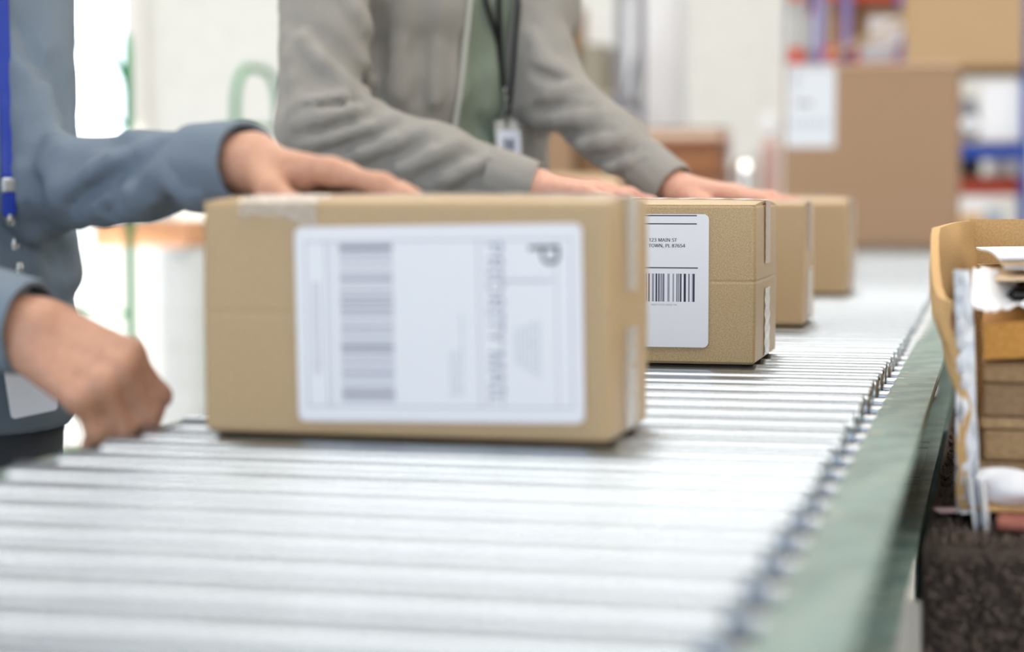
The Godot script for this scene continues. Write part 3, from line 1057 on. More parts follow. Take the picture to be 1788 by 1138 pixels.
func legs(c: Vector3, right: Vector3, fwd: Vector3, grow: float) -> void:
	for s in [-1.0, 1.0]:
		var hip: Vector3 = Vector3(c.x, 0.86, c.z) + right * 0.088 * s
		var knee: Vector3 = Vector3(c.x, 0.48, c.z) + right * 0.11 * s + fwd * 0.02
		var ank: Vector3 = Vector3(c.x, 0.09, c.z) + right * 0.125 * s - fwd * 0.01
		bone(hip, knee, 0.082 + grow, 0.058 + grow)
		bone(knee, ank, 0.058 + grow, 0.042 + grow * 1.3)

func head_bones(hd: Vector3, f: Vector3, right: Vector3) -> void:
	bone(hd + Vector3.UP * 0.045 - f * 0.025, hd + Vector3.UP * 0.040 + f * 0.018, 0.082, 0.076)
	bone(hd - Vector3.UP * 0.02 + f * 0.02, hd - Vector3.UP * 0.082 + f * 0.058, 0.066, 0.034)
	bone(hd + Vector3.UP * 0.012 + f * 0.088, hd - Vector3.UP * 0.028 + f * 0.112, 0.008, 0.014)
	bone(hd - Vector3.UP * 0.058 + f * 0.088 - right * 0.018, hd - Vector3.UP * 0.058 + f * 0.088 + right * 0.018, 0.010, 0.010)
	for s in [-1.0, 1.0]:
		bone(hd + Vector3.UP * 0.02 + right * 0.080 * s - f * 0.008, hd - Vector3.UP * 0.022 + right * 0.078 * s, 0.014, 0.010)

func make_person(label: String, at: Vector3, d: Dictionary) -> Node3D:
	# d: c (hips), lean, right, fwd, sh/el/wr arrays [right, left], hands callables, colours
	var t := thing("person", label, "person", at)
	var right: Vector3 = d.right
	var fwd: Vector3 = d.fwd
	var c: Vector3 = d.c
	var lean: Vector3 = d.lean
	var neck: Vector3 = Vector3(c.x, 1.41, c.z) + lean * 1.05
	var hd: Vector3 = Vector3(c.x, 1.565, c.z) + lean * 1.25 + fwd * 0.015
	# body: trunk, legs, arms, neck
	clear_bones(0.04)
	torso(c, right, lean, -0.030)
	legs(c, right, fwd, -0.010)
	for k in 2:
		bone(d.sh[k], d.el[k], 0.040, 0.026)
		bone(d.el[k], d.wr[k], 0.026, 0.022)
	bone(neck - Vector3.UP * 0.06, hd - Vector3.UP * 0.03, 0.055, 0.050)
	for s in [-1.0, 1.0]:
		var ank: Vector3 = Vector3(c.x, 0.06, c.z) + right * 0.125 * s - fwd * 0.01
		bone(ank, ank + fwd * 0.14 - Vector3.UP * 0.02, 0.03, 0.024)
	nets(Vector3(c.x - 0.6, 0.0, c.z - 0.6), Vector3(c.x + 0.75, 1.60, c.z + 0.6), 0.02)
	clear_bones(0.022)
	bone(neck - Vector3.UP * 0.02, hd - Vector3.UP * 0.03, 0.052, 0.050)
	head_bones(hd, fwd, right)
	nets(hd - Vector3(0.16, 0.20, 0.16), hd + Vector3(0.16, 0.16, 0.16), 0.006)
	var tips := []
	for k in 2:
		clear_bones(0.010)
		var fd: Vector3 = (d.wr[k] - d.el[k]).normalized()
		bone(d.wr[k] - fd * 0.10, d.wr[k] + fd * 0.012, 0.0275, 0.0255)
		tips.append(d.hands[k].call())
		rough_noise.frequency = 60.0
		rough_amp = 0.0006
		var lo: Vector3 = d.wr[k]
		var hi: Vector3 = d.wr[k]
		for i in capn:
			if i == 0: continue
			var a := Vector3(cap[i * 9], cap[i * 9 + 1], cap[i * 9 + 2])
			var b := a + Vector3(cap[i * 9 + 3], cap[i * 9 + 4], cap[i * 9 + 5])
			lo = lo.min(a).min(b)
			hi = hi.max(a).max(b)
		lo = lo.min(d.wr[k] - fd * 0.06)
		hi = hi.max(d.wr[k] - fd * 0.06)
		nets(lo - Vector3.ONE * 0.022, hi + Vector3.ONE * 0.022, 0.0030)
	part("body", commit_nets(), d.skin, t)
	# finger nails
	for k in 2:
		for tip in tips[k]:
			var dirn: Vector3 = tip[1]
			var up: Vector3 = tip[2]
			up = (up - dirn * up.dot(dirn)).normalized()
			var st := begin(true)
			var base: Vector3 = tip[0] + up * 0.0056 - dirn * 0.003
			var sd := dirn.cross(up)
			var ring := PackedVector3Array()
			for i in 12:
				var a := TAU * i / 12
				ring.append(base + dirn * cos(a) * 0.0062 + sd * sin(a) * 0.0050 - up * 0.0012)
			for i in 12:
				for v in [base + up * 0.0010, ring[i], ring[(i + 1) % 12]]: st.add_vertex(v)
			part("fingernail", done(st), mats.nail, t)
	# hair
	clear_bones(0.03)
	bone(hd + Vector3.UP * 0.060 - fwd * 0.035, hd + Vector3.UP * 0.065 + fwd * 0.022, 0.088, 0.080)
	bone(hd + Vector3.UP * 0.03 - fwd * 0.055, hd - Vector3.UP * 0.05 - fwd * 0.05, 0.07, 0.055)
	cuts = [[hd + fwd * 0.055 + Vector3.UP * 0.05, (fwd - Vector3.UP * 0.7).normalized(), 9.0, 0.0]]
	rough_noise.frequency = 30.0
	rough_amp = 0.004
	nets(hd - Vector3(0.16, 0.14, 0.16), hd + Vector3(0.16, 0.18, 0.16), 0.008)
	part("hair", commit_nets(), d.hair, t)
	# eyes
	for s in [-1.0, 1.0]:
		var e := part("eye", lathe([Vector2(-0.006, 0), Vector2(-0.004, 0.006), Vector2(0, 0.0085), Vector2(0.004, 0.006), Vector2(0.006, 0)], 14), flat(Color(0.16, 0.1, 0.08), 0.1), t, hd + fwd * 0.078 + right * 0.031 * s + Vector3.UP * 0.002)
	# trousers
	clear_bones(0.035)
	bone(Vector3(c.x, 0.86, c.z) - right * 0.07, Vector3(c.x, 0.86, c.z) + right * 0.07, 0.100, 0.100)
	legs(c, right, fwd, 0.008)
	cuts = [[Vector3(c.x, 0.90, c.z), Vector3.UP, 9.0, 0.0], [Vector3(c.x, 0.035, c.z), Vector3.DOWN, 9.0, 0.0]]
	rough_noise.frequency = 7.0
	rough_amp = 0.008
	nets(Vector3(c.x - 0.32, 0.0, c.z - 0.32), Vector3(c.x + 0.32, 1.0, c.z + 0.32), 0.015)
	part("trousers", commit_nets(), d.trousers, t)
	for s in [-1.0, 1.0]:
		clear_bones(0.03)
		var ank: Vector3 = Vector3(c.x, 0.062, c.z) + right * 0.125 * s - fwd * 0.02
		bone(ank - fwd * 0.03, ank + fwd * 0.16 - Vector3.UP * 0.016, 0.048, 0.040)
		cuts = [[Vector3(c.x, 0.001, c.z), Vector3.DOWN, 9.0, 0.0], [Vector3(c.x, 0.10, c.z), Vector3.UP, 9.0, 0.0]]
		nets(ank - Vector3(0.22, 0.08, 0.22), ank + Vector3(0.26, 0.08, 0.26), 0.009)
		part("shoe", commit_nets(), mats.black, t)
	return t

func arm_sleeve(sh: Vector3, el: Vector3, wr: Vector3, r0: float, r1: float, r2: float, over: float) -> void:
	bone(sh, el, r0, r1)
	bone(el, el.lerp(wr, 0.55), r1, lerpf(r1, r2, 0.55))
	bone(el.lerp(wr, 0.55), wr + (wr - el).normalized() * over, lerpf(r1, r2, 0.55), r2)

func near_to(p: Vector3, off: float) -> Vector3:
	for n in 6: p -= grad(p) * (raw(p.x, p.y, p.z) - off)
	return p

func ribbon(pts: PackedVector3Array, w: float, th: float, face: Vector3) -> ArrayMesh:
	var f := func(u: float, v: float) -> Vector3:
		var x := u * (pts.size() - 1)
		var i := mini(int(x), pts.size() - 2)
		var p := pts[i].lerp(pts[i + 1], x - i)
		var side := (pts[i + 1] - pts[i]).normalized().cross(face).normalized()
		return p + side * (v - 0.5) * w
	return sheet(pts.size() * 2, 2, f, th)

func build_people() -> void:
	mats.nail = flat(Color(0.90, 0.74, 0.68), 0.3)
	var skin_a := mottled(Color(0.76, 0.56, 0.45), 0.06, 0.03, 6.0, 0.5, 101)
	var skin_b := mottled(Color(0.83, 0.62, 0.53), 0.06, 0.03, 6.0, 0.5, 102)
	for s in [skin_a, skin_b]:
		s.subsurf_scatter_enabled = true
		s.subsurf_scatter_strength = 0.12
	var sweat := mottled(Color(0.45, 0.50, 0.55), 0.10, 0.25, 7.0, 0.95, 103)
	var jacket := mottled(Color(0.60, 0.585, 0.56), 0.09, 0.3, 7.0, 0.95, 104)
	var shirt := mottled(Color(0.52, 0.565, 0.50), 0.06, 0.2, 6.0, 0.95, 105)
	var dark := mottled(Color(0.22, 0.23, 0.25), 0.1, 0.2, 6.0, 0.9, 106)
	var black_hair := flat(Color(0.05, 0.04, 0.035), 0.6)
	# ------------------------------------------------ person in the beige jacket
	var ang := deg_to_rad(50.0)
	var fb := Vector3(sin(ang), 0, cos(ang))
	var rb := Vector3(-cos(ang), 0, sin(ang))
	var cb := Vector3(-0.882, 0, -3.120)
	var lb := Vector3(0.065, 0, 0.035)
	var hand_br := func() -> Array:
		return hand(B_WR_R, Vector3(1, -0.10, -0.10), Vector3(0.10, 1, 0.05), -1.0, [[6, 10, 6], [6, 10, 6], [7, 12, 8], [8, 14, 8]], [6, 1, -5, -11], [Vector3(0.7, -0.25, 0.6), Vector3(0.85, -0.15, 0.4), Vector3(0.95, -0.05, 0.25)])
	var hand_bl := func() -> Array:
		return hand(B_WR_L, Vector3(1, -0.16, 0.0), Vector3(0.16, 1, 0.05), 1.0, [[2, 4, 3], [0, 4, 3], [2, 5, 4], [4, 6, 4]], [5, 0, -5, -11], [Vector3(0.75, -0.22, 0.55), Vector3(0.9, -0.10, 0.30), Vector3(0.97, 0.0, 0.12)], 1.03)
	var pb := make_person("person in an open beige jacket with both hands on a far carton", Vector3.ZERO, {c = cb, lean = lb, right = rb, fwd = fb, sh = [B_SH_R, B_SH_L], el = [B_EL_R, B_EL_L], wr = [B_WR_R, B_WR_L], hands = [hand_br, hand_bl], skin = skin_b, hair = black_hair, trousers = dark})
	# green shirt
	clear_bones(0.03)
	torso(cb, rb, lb, -0.008)
	for f in FOLDS_SHIRT: fold(f[0], f[1], f[2], f[3])
	cuts = [[Vector3(cb.x, 0.80, cb.z), Vector3.DOWN, 9.0, 0.0]]
	rough_noise.frequency = 9.0
	rough_amp = 0.003
	nets(Vector3(cb.x - 0.30, 0.78, cb.z - 0.30), Vector3(cb.x + 0.34, 1.48, cb.z + 0.30), 0.011)
	part("t_shirt", commit_nets(), shirt, pb)
	# lanyard and badge
	var ln := thing("lanyard", "black lanyard with a clear badge over the green shirt", "lanyard", Vector3.ZERO)
	var s1 := PackedVector3Array()
	for p in spline([LB_A0, LB_A1, LB_A2, LB_A3], 5): s1.append(onto(p, 0.004))
	var s2 := PackedVector3Array()
	for p in spline([LB_B0, LB_B1, LB_A3], 5): s2.append(onto(p, 0.007))
	var lm := flat(Color(0.035, 0.045, 0.05), 0.7)
	part("strap", ribbon(s1, 0.008, 0.002, fb), lm, ln)
	part("strap", ribbon(s2, 0.008, 0.002, fb), lm, ln)
	var hook: Vector3 = s1[-1]
	var bc := onto(LB_BADGE, 0.026)
	var ch := []
	for k in 4:
		var p := hook.lerp(bc + Vector3.UP * 0.043, k / 3.0)
		part("clip", lathe([Vector2(-0.0055, 0), Vector2(-0.0045, 0.003), Vector2(0, 0.0045), Vector2(0.0045, 0.003), Vector2(0.0055, 0)], 12), mats.chrome, ln, p + fb * 0.003)
	var yaw := atan2(fb.x, fb.z) - 0.35
	var holder := flat(Color(0.8, 0.82, 0.82, 0.25), 0.1)
	holder.transparency = BaseMaterial3D.TRANSPARENCY_ALPHA
	var bd := part("badge_holder", card(0.042, 0.078, 0.003, 0.001), holder, ln, bc + fb * 0.003, Vector3(0, yaw, deg_to_rad(2.0)))
	var bim := Image.create(120, 200, false, Image.FORMAT_RGB8)
	bim.fill(Color(0.90, 0.91, 0.95))
	bim.fill_rect(Rect2i(32, 42, 24, 54), Color(0.48, 0.51, 0.58))
	bim.fill_rect(Rect2i(60, 46, 28, 56), Color(0.40, 0.44, 0.52))
	for k in 4: bim.fill_rect(Rect2i(24, 130 + k * 14, 70, 4), Color(0.80, 0.82, 0.86))
	part("badge_card", card(0.036, 0.060, 0.002, 0.0006), printed(bim), bd, Vector3(0, -0.006, 0.0012))
	# jacket
	clear_bones(0.024)
	torso(cb, rb, lb, 0.012)
	arm_sleeve(B_SH_R, B_EL_R, B_WR_R, 0.072, 0.060, 0.034, -0.03)
	arm_sleeve(B_SH_L, B_EL_L, B_WR_L, 0.062, 0.052, 0.033, -0.03)
	for f in FOLDS_JACKET: fold(f[0], f[1], f[2], f[3])
	cuts = [[Vector3(cb.x, 0.78, cb.z), Vector3.DOWN, 9.0, 0.0]]
	rough_noise.frequency = 14.0
	rough_amp = 0.004
	notch = [Vector3(cb.x, 0, cb.z) + lb * 0.6, rb, fb, -0.050, -0.045, 0.060, 0.048, 0.90, 1.30]
	nets(Vector3(cb.x - 0.34, 0.76, cb.z - 0.36), Vector3(-0.40, 1.50, cb.z + 0.47), 0.0062)
	part("jacket", commit_nets(), jacket, pb)
	cuff(pb, B_EL_R, B_WR_R, 0.0375, 0.0325, jacket)
	cuff(pb, B_EL_L, B_WR_L, 0.0365, 0.034, jacket)
	notch = []
	# jacket edge: pale zip tape on one side, dark one on the other
	var za := PackedVector3Array()
	var zd := PackedVector3Array()
	clear_bones(0.05)
	torso(cb, rb, lb, 0.012)
	for k in 13:
		var y := lerpf(0.86, 1.34, k / 12.0)
		var f := clampf((y - 0.90) / 0.40, 0.0, 1.0)
		var o: Vector3 = Vector3(cb.x, y, cb.z) + lb * 0.6 + fb * 0.14
		za.append(near_to(o + rb * (lerpf(0.060, 0.048, f) - 0.003), -0.002))
		zd.append(near_to(o + rb * (lerpf(-0.050, -0.045, f) + 0.003), -0.002))
	part("zip_tape", ribbon(za, 0.007, 0.002, fb), flat(Color(0.74, 0.74, 0.72), 0.7), pb)
	part("zip_tape", ribbon(zd, 0.008, 0.002, fb), flat(Color(0.10, 0.12, 0.12), 0.7), pb)

	# ------------------------------------------------ person in the blue grey sweatshirt
	var ang2 := deg_to_rad(48.0)
	var fa := Vector3(sin(ang2), 0, cos(ang2))
	var ra := Vector3(-cos(ang2), 0, sin(ang2))
	var ca := Vector3(-1.040, 0, -1.775)
	var la := Vector3(-0.022, 0, 0.020)
	var sh_l := Vector3(ca.x, 1.34, ca.z) + la - ra * 0.165
	var sh_r := Vector3(ca.x, 1.34, ca.z) + la + ra * 0.165
	var hand_al := func() -> Array:
		return hand(A_WR_L, Vector3(1, -0.19, 0.02), Vector3(0.2, 1, -0.25), 1.0, [[4, 10, 6], [6, 12, 8], [8, 16, 10], [12, 18, 10]], [3, 0, -4, -9], [Vector3(0.62, -0.42, 0.55), Vector3(0.86, -0.38, 0.30), Vector3(0.92, -0.36, 0.10)], 1.0)
	var hand_ar := func() -> Array:
		return hand(A_WR_R, A_MCP_R - A_WR_R, Vector3(0.45, 0.62, 0.75), -1.0, [[55, 52, 18], [58, 52, 18], [60, 52, 16], [60, 48, 12]], [3, 1, -2, -5], [Vector3(0.75, -0.6, 0.3), Vector3(0.8, -0.6, -0.1), Vector3(0.7, -0.6, -0.4)], 1.0)
	var pa := make_person("person in a blue grey sweatshirt leaning over the nearest carton", Vector3.ZERO, {c = ca, lean = la, right = ra, fwd = fa, sh = [sh_r, sh_l], el = [A_EL_R, A_EL_L], wr = [A_WR_R, A_WR_L], hands = [hand_ar, hand_al], skin = skin_a, hair = black_hair, trousers = dark})
	clear_bones(0.016)
	torso(ca, ra, la, 0.006, 0.80)
	arm_sleeve(sh_l, A_EL_L, A_WR_L, 0.060, 0.041, 0.034, -0.03)
	arm_sleeve(sh_r, A_EL_R, A_WR_R, 0.070, 0.052, 0.040, -0.03)
	for f in FOLDS_SWEAT: fold(f[0], f[1], f[2], f[3])
	rough_noise.frequency = 13.0
	rough_amp = 0.004
	var lany := []
	for p in spline([LA_0, LA_1, LA_2, LA_3], 5): lany.append(onto(p, 0.004, true))
	var b2c := onto(LA_BADGE, 0.008, true)
	cuts = [[Vector3(ca.x, 0.735, ca.z), Vector3.DOWN, 9.0, 0.0]]
	rough_noise.frequency = 13.0
	rough_amp = 0.004
	nets(Vector3(ca.x - 0.34, 0.72, ca.z - 0.36), Vector3(-0.56, 1.48, ca.z + 0.46), 0.0062)
	part("sweatshirt", commit_nets(), sweat, pa)
	cuff(pa, A_EL_R, A_WR_R, 0.0425, 0.0375, sweat)
	cuff(pa, A_EL_L, A_WR_L, 0.0365, 0.0340, sweat)
	var l2 := thing("lanyard", "blue lanyard with a white badge on the blue grey sweatshirt", "lanyard", Vector3.ZERO)
	var bluem := flat(Color(0.02, 0.19, 0.60), 0.5)
	part("strap", ribbon(PackedVector3Array(lany), 0.011, 0.0025, fa), bluem, l2)
	var e2: Vector3 = lany[-1]
	part("strap_end", rbox(Vector3(0.013, 0.022, 0.006), 0.002), bluem, l2, e2 - Vector3.UP * 0.016 + fa * 0.002, Vector3(0, ang2, 0))
	part("buckle", rbox(Vector3(0.014, 0.014, 0.007), 0.002), mats.zinc, l2, e2 + Vector3.UP * 0.001 + fa * 0.002, Vector3(0, ang2, 0))
	for k in 5:
		part("clip", lathe([Vector2(-0.006, 0), Vector2(-0.005, 0.003), Vector2(0, 0.0045), Vector2(0.005, 0.003), Vector2(0.006, 0)], 12), mats.chrome, l2, (e2 - Vector3.UP * 0.03).lerp(b2c + Vector3.UP * 0.055, k / 4.0) + fa * 0.004)
	part("badge_card", card(0.046, 0.078, 0.004, 0.0015), flat(Color(0.90, 0.91, 0.94), 0.35), l2, b2c + fa * 0.004, Vector3(0, ang2, deg_to_rad(8.0)))

# ---------------------------------------------------------------- roll cages, pallet load, racks and shelves behind
func arch(x0: float, x1: float, y0: float, y1: float, r: float, z0: float, z1: float) -> PackedVector3Array:
	# upright, quarter bend, top bar, quarter bend, upright; from (x0, z0) to (x1, z1)
	var p := PackedVector3Array()
	var a := Vector3(x0, 0, z0)
	var b := Vector3(x1, 0, z1)
	var d := (b - a).normalized()
	p.append(a + Vector3.UP * y0)
	for k in 7:
		var g := PI / 2 * k / 6.0
		p.append(a + Vector3.UP * (y1 - r + sin(g) * r) + d * (r - cos(g) * r))
	for k in 7:
		var g := PI / 2 * (1.0 - k / 6.0)
		p.append(b + Vector3.UP * (y1 - r + sin(g) * r) - d * (r - cos(g) * r))
	p.append(b + Vector3.UP * y0)
	return p

func roll_cage(label: String, at: Vector3, turn: float, w: float, depth: float, h: float, tube_r: float, wires: int, rungs: Array) -> void:
	var t := thing("roll_cage", label, "trolley", at, turn)
	for s in [-1.0, 1.0]:
		var sf := part("side_frame", tube(arch(s * w / 2, s * w / 2, 0.18, h, 0.14, -depth / 2, depth / 2), tube_r, 10), mats.green, t)
		for y in rungs:
			part("rung", tube(PackedVector3Array([Vector3(s * w / 2, y, -depth / 2), Vector3(s * w / 2, y, depth / 2)]), tube_r * 0.75, 8), mats.green, sf)
		for k in wires:
			var z := lerpf(-depth / 2, depth / 2, (k + 1.0) / (wires + 1.0))
			part("wire", tube(PackedVector3Array([Vector3(s * w / 2, 0.2, z), Vector3(s * w / 2, h - 0.005, z)]), 0.004, 6), mats.green, sf)
	var bf := part("back_frame", tube(arch(-w / 2, w / 2, 0.18, h, 0.14, -depth / 2, -depth / 2), tube_r, 10), mats.green, t)
	for y in rungs:
		part("rung", tube(PackedVector3Array([Vector3(-w / 2, y, -depth / 2), Vector3(w / 2, y, -depth / 2)]), tube_r * 0.75, 8), mats.green, bf)
	for k in wires + 1:
		var x := lerpf(-w / 2, w / 2, (k + 1.0) / (wires + 2.0))
		part("wire", tube(PackedVector3Array([Vector3(x, 0.2, -depth / 2), Vector3(x, h - 0.005, -depth / 2)]), 0.004, 6), mats.green, bf)
	part("base", rbox(Vector3(w + 0.03, 0.05, depth + 0.03), 0.006), mats.green, t, Vector3(0, 0.175, 0))
	for sx in [-1.0, 1.0]:
		for sz in [-1.0, 1.0]:
			var c := part("caster", rbox(Vector3(0.05, 0.06, 0.06), 0.006), mats.zinc, t, Vector3(sx * (w / 2 - 0.05), 0.12, sz * (depth / 2 - 0.05)))
			part("wheel", lathe([Vector2(-0.016, 0), Vector2(-0.016, 0.05), Vector2(-0.012, 0.055), Vector2(0.012, 0.055), Vector2(0.016, 0.05), Vector2(0.016, 0)], 20, 0), mats.grey, c, Vector3(0, -0.065, 0.012))

func stacked_box(called: String, label: String, category: String, s: Vector3, at: Vector3, m: Material, turn := 0.0, seam := true, group := "") -> Node3D:
	var t := thing(called, label, category, at, turn, group)
	part("body", rbox(s - Vector3(0, 0.003, 0), 0.006), m, t, Vector3(0, s.y / 2 - 0.0015, 0))
	for k in [-1.0, 1.0]:
		part("top_flap", rbox(Vector3(s.x - 0.002, 0.004, s.z / 2 - 0.002), 0.001), m, t, Vector3(0, s.y - 0.001, k * s.z / 4))
	if seam:
		part("tape", rbox(Vector3(s.x * 0.999, 0.0006, 0.05), 0.0001), mats.tape, t, Vector3(0, s.y + 0.0014, 0))
		part("tape", rbox(Vector3(0.0006, s.y * 0.3, 0.05), 0.0001), mats.tape, t, Vector3(s.x / 2 + 0.0005, s.y * 0.84, 0))
	return t

func rack(called: String, label: String, x0: float, x1: float, z: float, depth: float, h: float, posts: Material, posts_back: Material, beams: Array, post_w := 0.05, at_y := 0.0) -> Node3D:
	# beams: [y, height, material]; each level gets a front beam, a back beam and a deck
	var t := thing(called, label, "rack", Vector3((x0 + x1) / 2, 0, z))
	var w := x1 - x0
	for sx in [-1.0, 1.0]:
		for sz in [0.0, -1.0]:
			var st := begin()
			add_rbox(st, Vector3(post_w, h, 0.006), 0.001, Vector3(sx * w / 2, h / 2, sz * depth))
			add_rbox(st, Vector3(0.006, h, 0.045), 0.001, Vector3(sx * (w / 2 - post_w / 2 + 0.003), h / 2, sz * depth - 0.024))
			add_rbox(st, Vector3(0.006, h, 0.045), 0.001, Vector3(sx * (w / 2 + post_w / 2 - 0.003), h / 2, sz * depth - 0.024))
			add_rbox(st, Vector3(post_w + 0.02, 0.01, 0.07), 0.001, Vector3(sx * w / 2, 0.005, sz * depth - 0.02))
			part("post", done(st), posts if sz == 0.0 else posts_back, t)
		for k in 4:
			var st := begin()
			var y := 0.25 + k * 0.5
			add_bar(st, Vector3(sx * w / 2, y, -0.03), Vector3(sx * w / 2, y + 0.4, -depth), 0.02, 0.012, 0.001)
			part("brace", done(st), posts_back, t)
	for b in beams:
		for sz in [0.0, -1.0]:
			part("beam", rbox(Vector3(w - post_w + 0.004, b[1], 0.035), 0.004), b[2], t, Vector3(0, b[0], sz * depth - 0.022))
		part("deck", rbox(Vector3(w - post_w - 0.004, 0.015, depth - 0.06), 0.002), mats.wood, t, Vector3(0, b[0] + b[1] / 2 + 0.0085, -depth / 2 - 0.02))
	return t

func build_background() -> void:
	# green roll cages on the left
	roll_cage("green wire roll cage standing in the bright loading doorway", Vector3(-2.694, 0, -5.255), deg_to_rad(24.5), 0.70, 0.45, 1.392, 0.011, 3, [0.607, 1.164])
	roll_cage("green tubular roll cage against the white wall behind the beige jacket", Vector3(-2.13, 0, -6.72), 0.0, 0.70, 0.42, 1.385, 0.0125, 0, [0.60, 1.185])
	# added white-wrapped load, standing in for floor and wall glare; peach carton on top
	var p := thing("added_pallet_load", "square white film wrapped load added in place of bright glare behind the nearest carton", "pallet load", Vector3(-3.10, 0, -6.75))
	for k in 3:
		part("pallet_runner", rbox(Vector3(0.10, 0.09, 1.0), 0.004), mats.wood, p, Vector3(-0.5 + k * 0.5, 0.045, 0))
	for k in 7:
		part("pallet_board", rbox(Vector3(1.1, 0.02, 0.11), 0.003), mats.wood, p, Vector3(0, 0.101, -0.44 + k * 0.147))
	var st := begin(true)
	var wrap := func(u: float, v: float) -> Vector3:
		var a := u * TAU
		var q := Vector2(cos(a), sin(a))
		var k := pow(pow(absf(q.x), 8.0) + pow(absf(q.y), 8.0), -0.125)
		return Vector3(q.x * k * (0.55 + 0.004 * sin(v * 40.0 + a * 3.0)), 0.112 + v * 0.668, -q.y * k * (0.50 + 0.004 * sin(v * 33.0 + a * 5.0)))
	part("film_wrap", sheet(64, 16, wrap, 0.004), mats.plastic_white, p)
	part("top_sheet", rbox(Vector3(1.08, 0.004, 0.98), 0.001), mats.plastic_white, p, Vector3(0, 0.783, 0))
	stacked_box("small_carton", "peach coloured carton lying on the film wrapped load", "carton", Vector3(0.34, 0.085, 0.3), Vector3(-2.72, 0.7853, -6.42), mottled(Color(0.90, 0.66, 0.50), 0.04, 0.1, 3.0, 0.8, 61))
	# metal shelf with cartons behind the beige jacket
	rack("storage_shelf", "grey metal shelf holding tan cartons beside the white column", -2.75, -1.62, -8.95, 0.5, 2.2, mats.grey, mats.grey, [[0.45, 0.04, mats.grey], [0.92, 0.04, mats.grey], [1.36, 0.04, mats.grey], [1.92, 0.04, mats.grey]], 0.035)
	stacked_box("tan_carton", "tan carton on the upper level of the grey shelf", "carton", Vector3(0.42, 0.40, 0.36), Vector3(-2.06, 1.397, -9.2), mottled(Color(0.72, 0.58, 0.44), 0.05, 0.1, 3.0, 0.8, 62))
	stacked_box("tan_carton", "small pale carton beside the tan carton on the grey shelf", "carton", Vector3(0.11, 0.22, 0.3), Vector3(-1.765, 1.397, -9.2), mottled(Color(0.60, 0.58, 0.52), 0.05, 0.1, 3.0, 0.8, 63))
	stacked_box("tan_carton", "dark brown carton on the shelf level below the tan carton", "carton", Vector3(0.16, 0.34, 0.3), Vector3(-1.74, 0.957, -9.18), mats.card_dark)
	stacked_box("tan_carton", "wide tan carton left of the dark brown one on the shelf", "carton", Vector3(0.44, 0.33, 0.36), Vector3(-2.06, 0.957, -9.2), mats.card_pink)
	# packing table with goods
	var tb := thing("packing_table", "long pale packing table behind the row of cartons", "table", Vector3(-1.58, 0, -8.1))
	part("table_top", rbox(Vector3(1.7, 0.035, 0.6), 0.004), mats.wood, tb, Vector3(0, 0.9325, 0))
	for sx in [-1.0, 1.0]:
		for sz in [-1.0, 1.0]:
			part("leg", rbox(Vector3(0.05, 0.915, 0.05), 0.004), mats.grey, tb, Vector3(sx * 0.80, 0.4575, sz * 0.26))
	var copper := mottled(Color(0.72, 0.48, 0.30), 0.10, 0.05, 2.0, 0.35, 66)
	var copper2 := mottled(Color(0.62, 0.40, 0.25), 0.10, 0.05, 2.0, 0.35, 67)
	var yy := 0.950
	for k in 5:
		var hh: float = [0.055, 0.05, 0.055, 0.05, 0.05][k]
		var tr := thing("kraft_tray", ["lowest", "second lowest", "middle", "second highest", "topmost"][k] + " brown kraft tray of the stack on the packing table", "tray", Vector3(-1.205 + [0.0, 0.006, -0.004, 0.004, 0.0][k], yy, -8.0), 0, "kraft trays stacked on the table")
		var top := k == 4  # topmost body painted pale, standing in for the stack's backlit bright edge
		part("tray_body", rbox(Vector3(0.35, hh - 0.004, 0.30), 0.012), (copper if k % 2 == 0 else copper2) if not top else mottled(Color(0.95, 0.84, 0.74), 0.04, 0.05, 2.0, 0.4, 68), tr, Vector3(0, hh / 2 - 0.002, 0))
		part("rim", rbox(Vector3(0.362, 0.008, 0.312), 0.003), copper2, tr, Vector3(0, hh - 0.006, 0))
		yy += hh
	# shiny kettle-like canister, white bottle
	var can := thing("steel_canister", "shiny round steel canister on the table beside the kraft trays", "canister", Vector3(-0.945, 0.950, -7.95))
	part("can_body", lathe([Vector2(0, 0), Vector2(0, 0.042), Vector2(0.005, 0.045), Vector2(0.10, 0.045), Vector2(0.125, 0.036), Vector2(0.13, 0.03), Vector2(0.13, 0)], 28), mats.chrome, can)
	part("lid", lathe([Vector2(0.130, 0), Vector2(0.130, 0.032), Vector2(0.142, 0.032), Vector2(0.148, 0.02), Vector2(0.148, 0)], 28), mats.chrome, can)
	var bt := thing("spray_bottle", "white capped pinkish bottle standing close to the huge carton", "bottle", Vector3(-0.862, 0.950, -8.05))
	part("bottle_body", lathe([Vector2(0, 0), Vector2(0, 0.036), Vector2(0.004, 0.039), Vector2(0.19, 0.039), Vector2(0.22, 0.018), Vector2(0.235, 0.017), Vector2(0.235, 0)], 28), flat(Color(0.78, 0.66, 0.64), 0.3), bt)
	part("cap", lathe([Vector2(0.235, 0), Vector2(0.235, 0.030), Vector2(0.30, 0.030), Vector2(0.31, 0.024), Vector2(0.31, 0)], 28), mats.plastic_white, bt)
	stacked_box("olive_carton", "olive brown carton on the table seen under the outstretched sleeve", "carton", Vector3(0.14, 0.22, 0.22), Vector3(-1.855, 0.950, -8.05), mottled(Color(0.62, 0.55, 0.36), 0.05, 0.1, 3.0, 0.8, 69))
	stacked_box("pale_carton", "low pale peach carton on the table next to the kraft trays", "carton", Vector3(0.30, 0.075, 0.24), Vector3(-1.585, 0.950, -8.02), mottled(Color(0.95, 0.85, 0.72), 0.03, 0.1, 3.0, 0.6, 70))
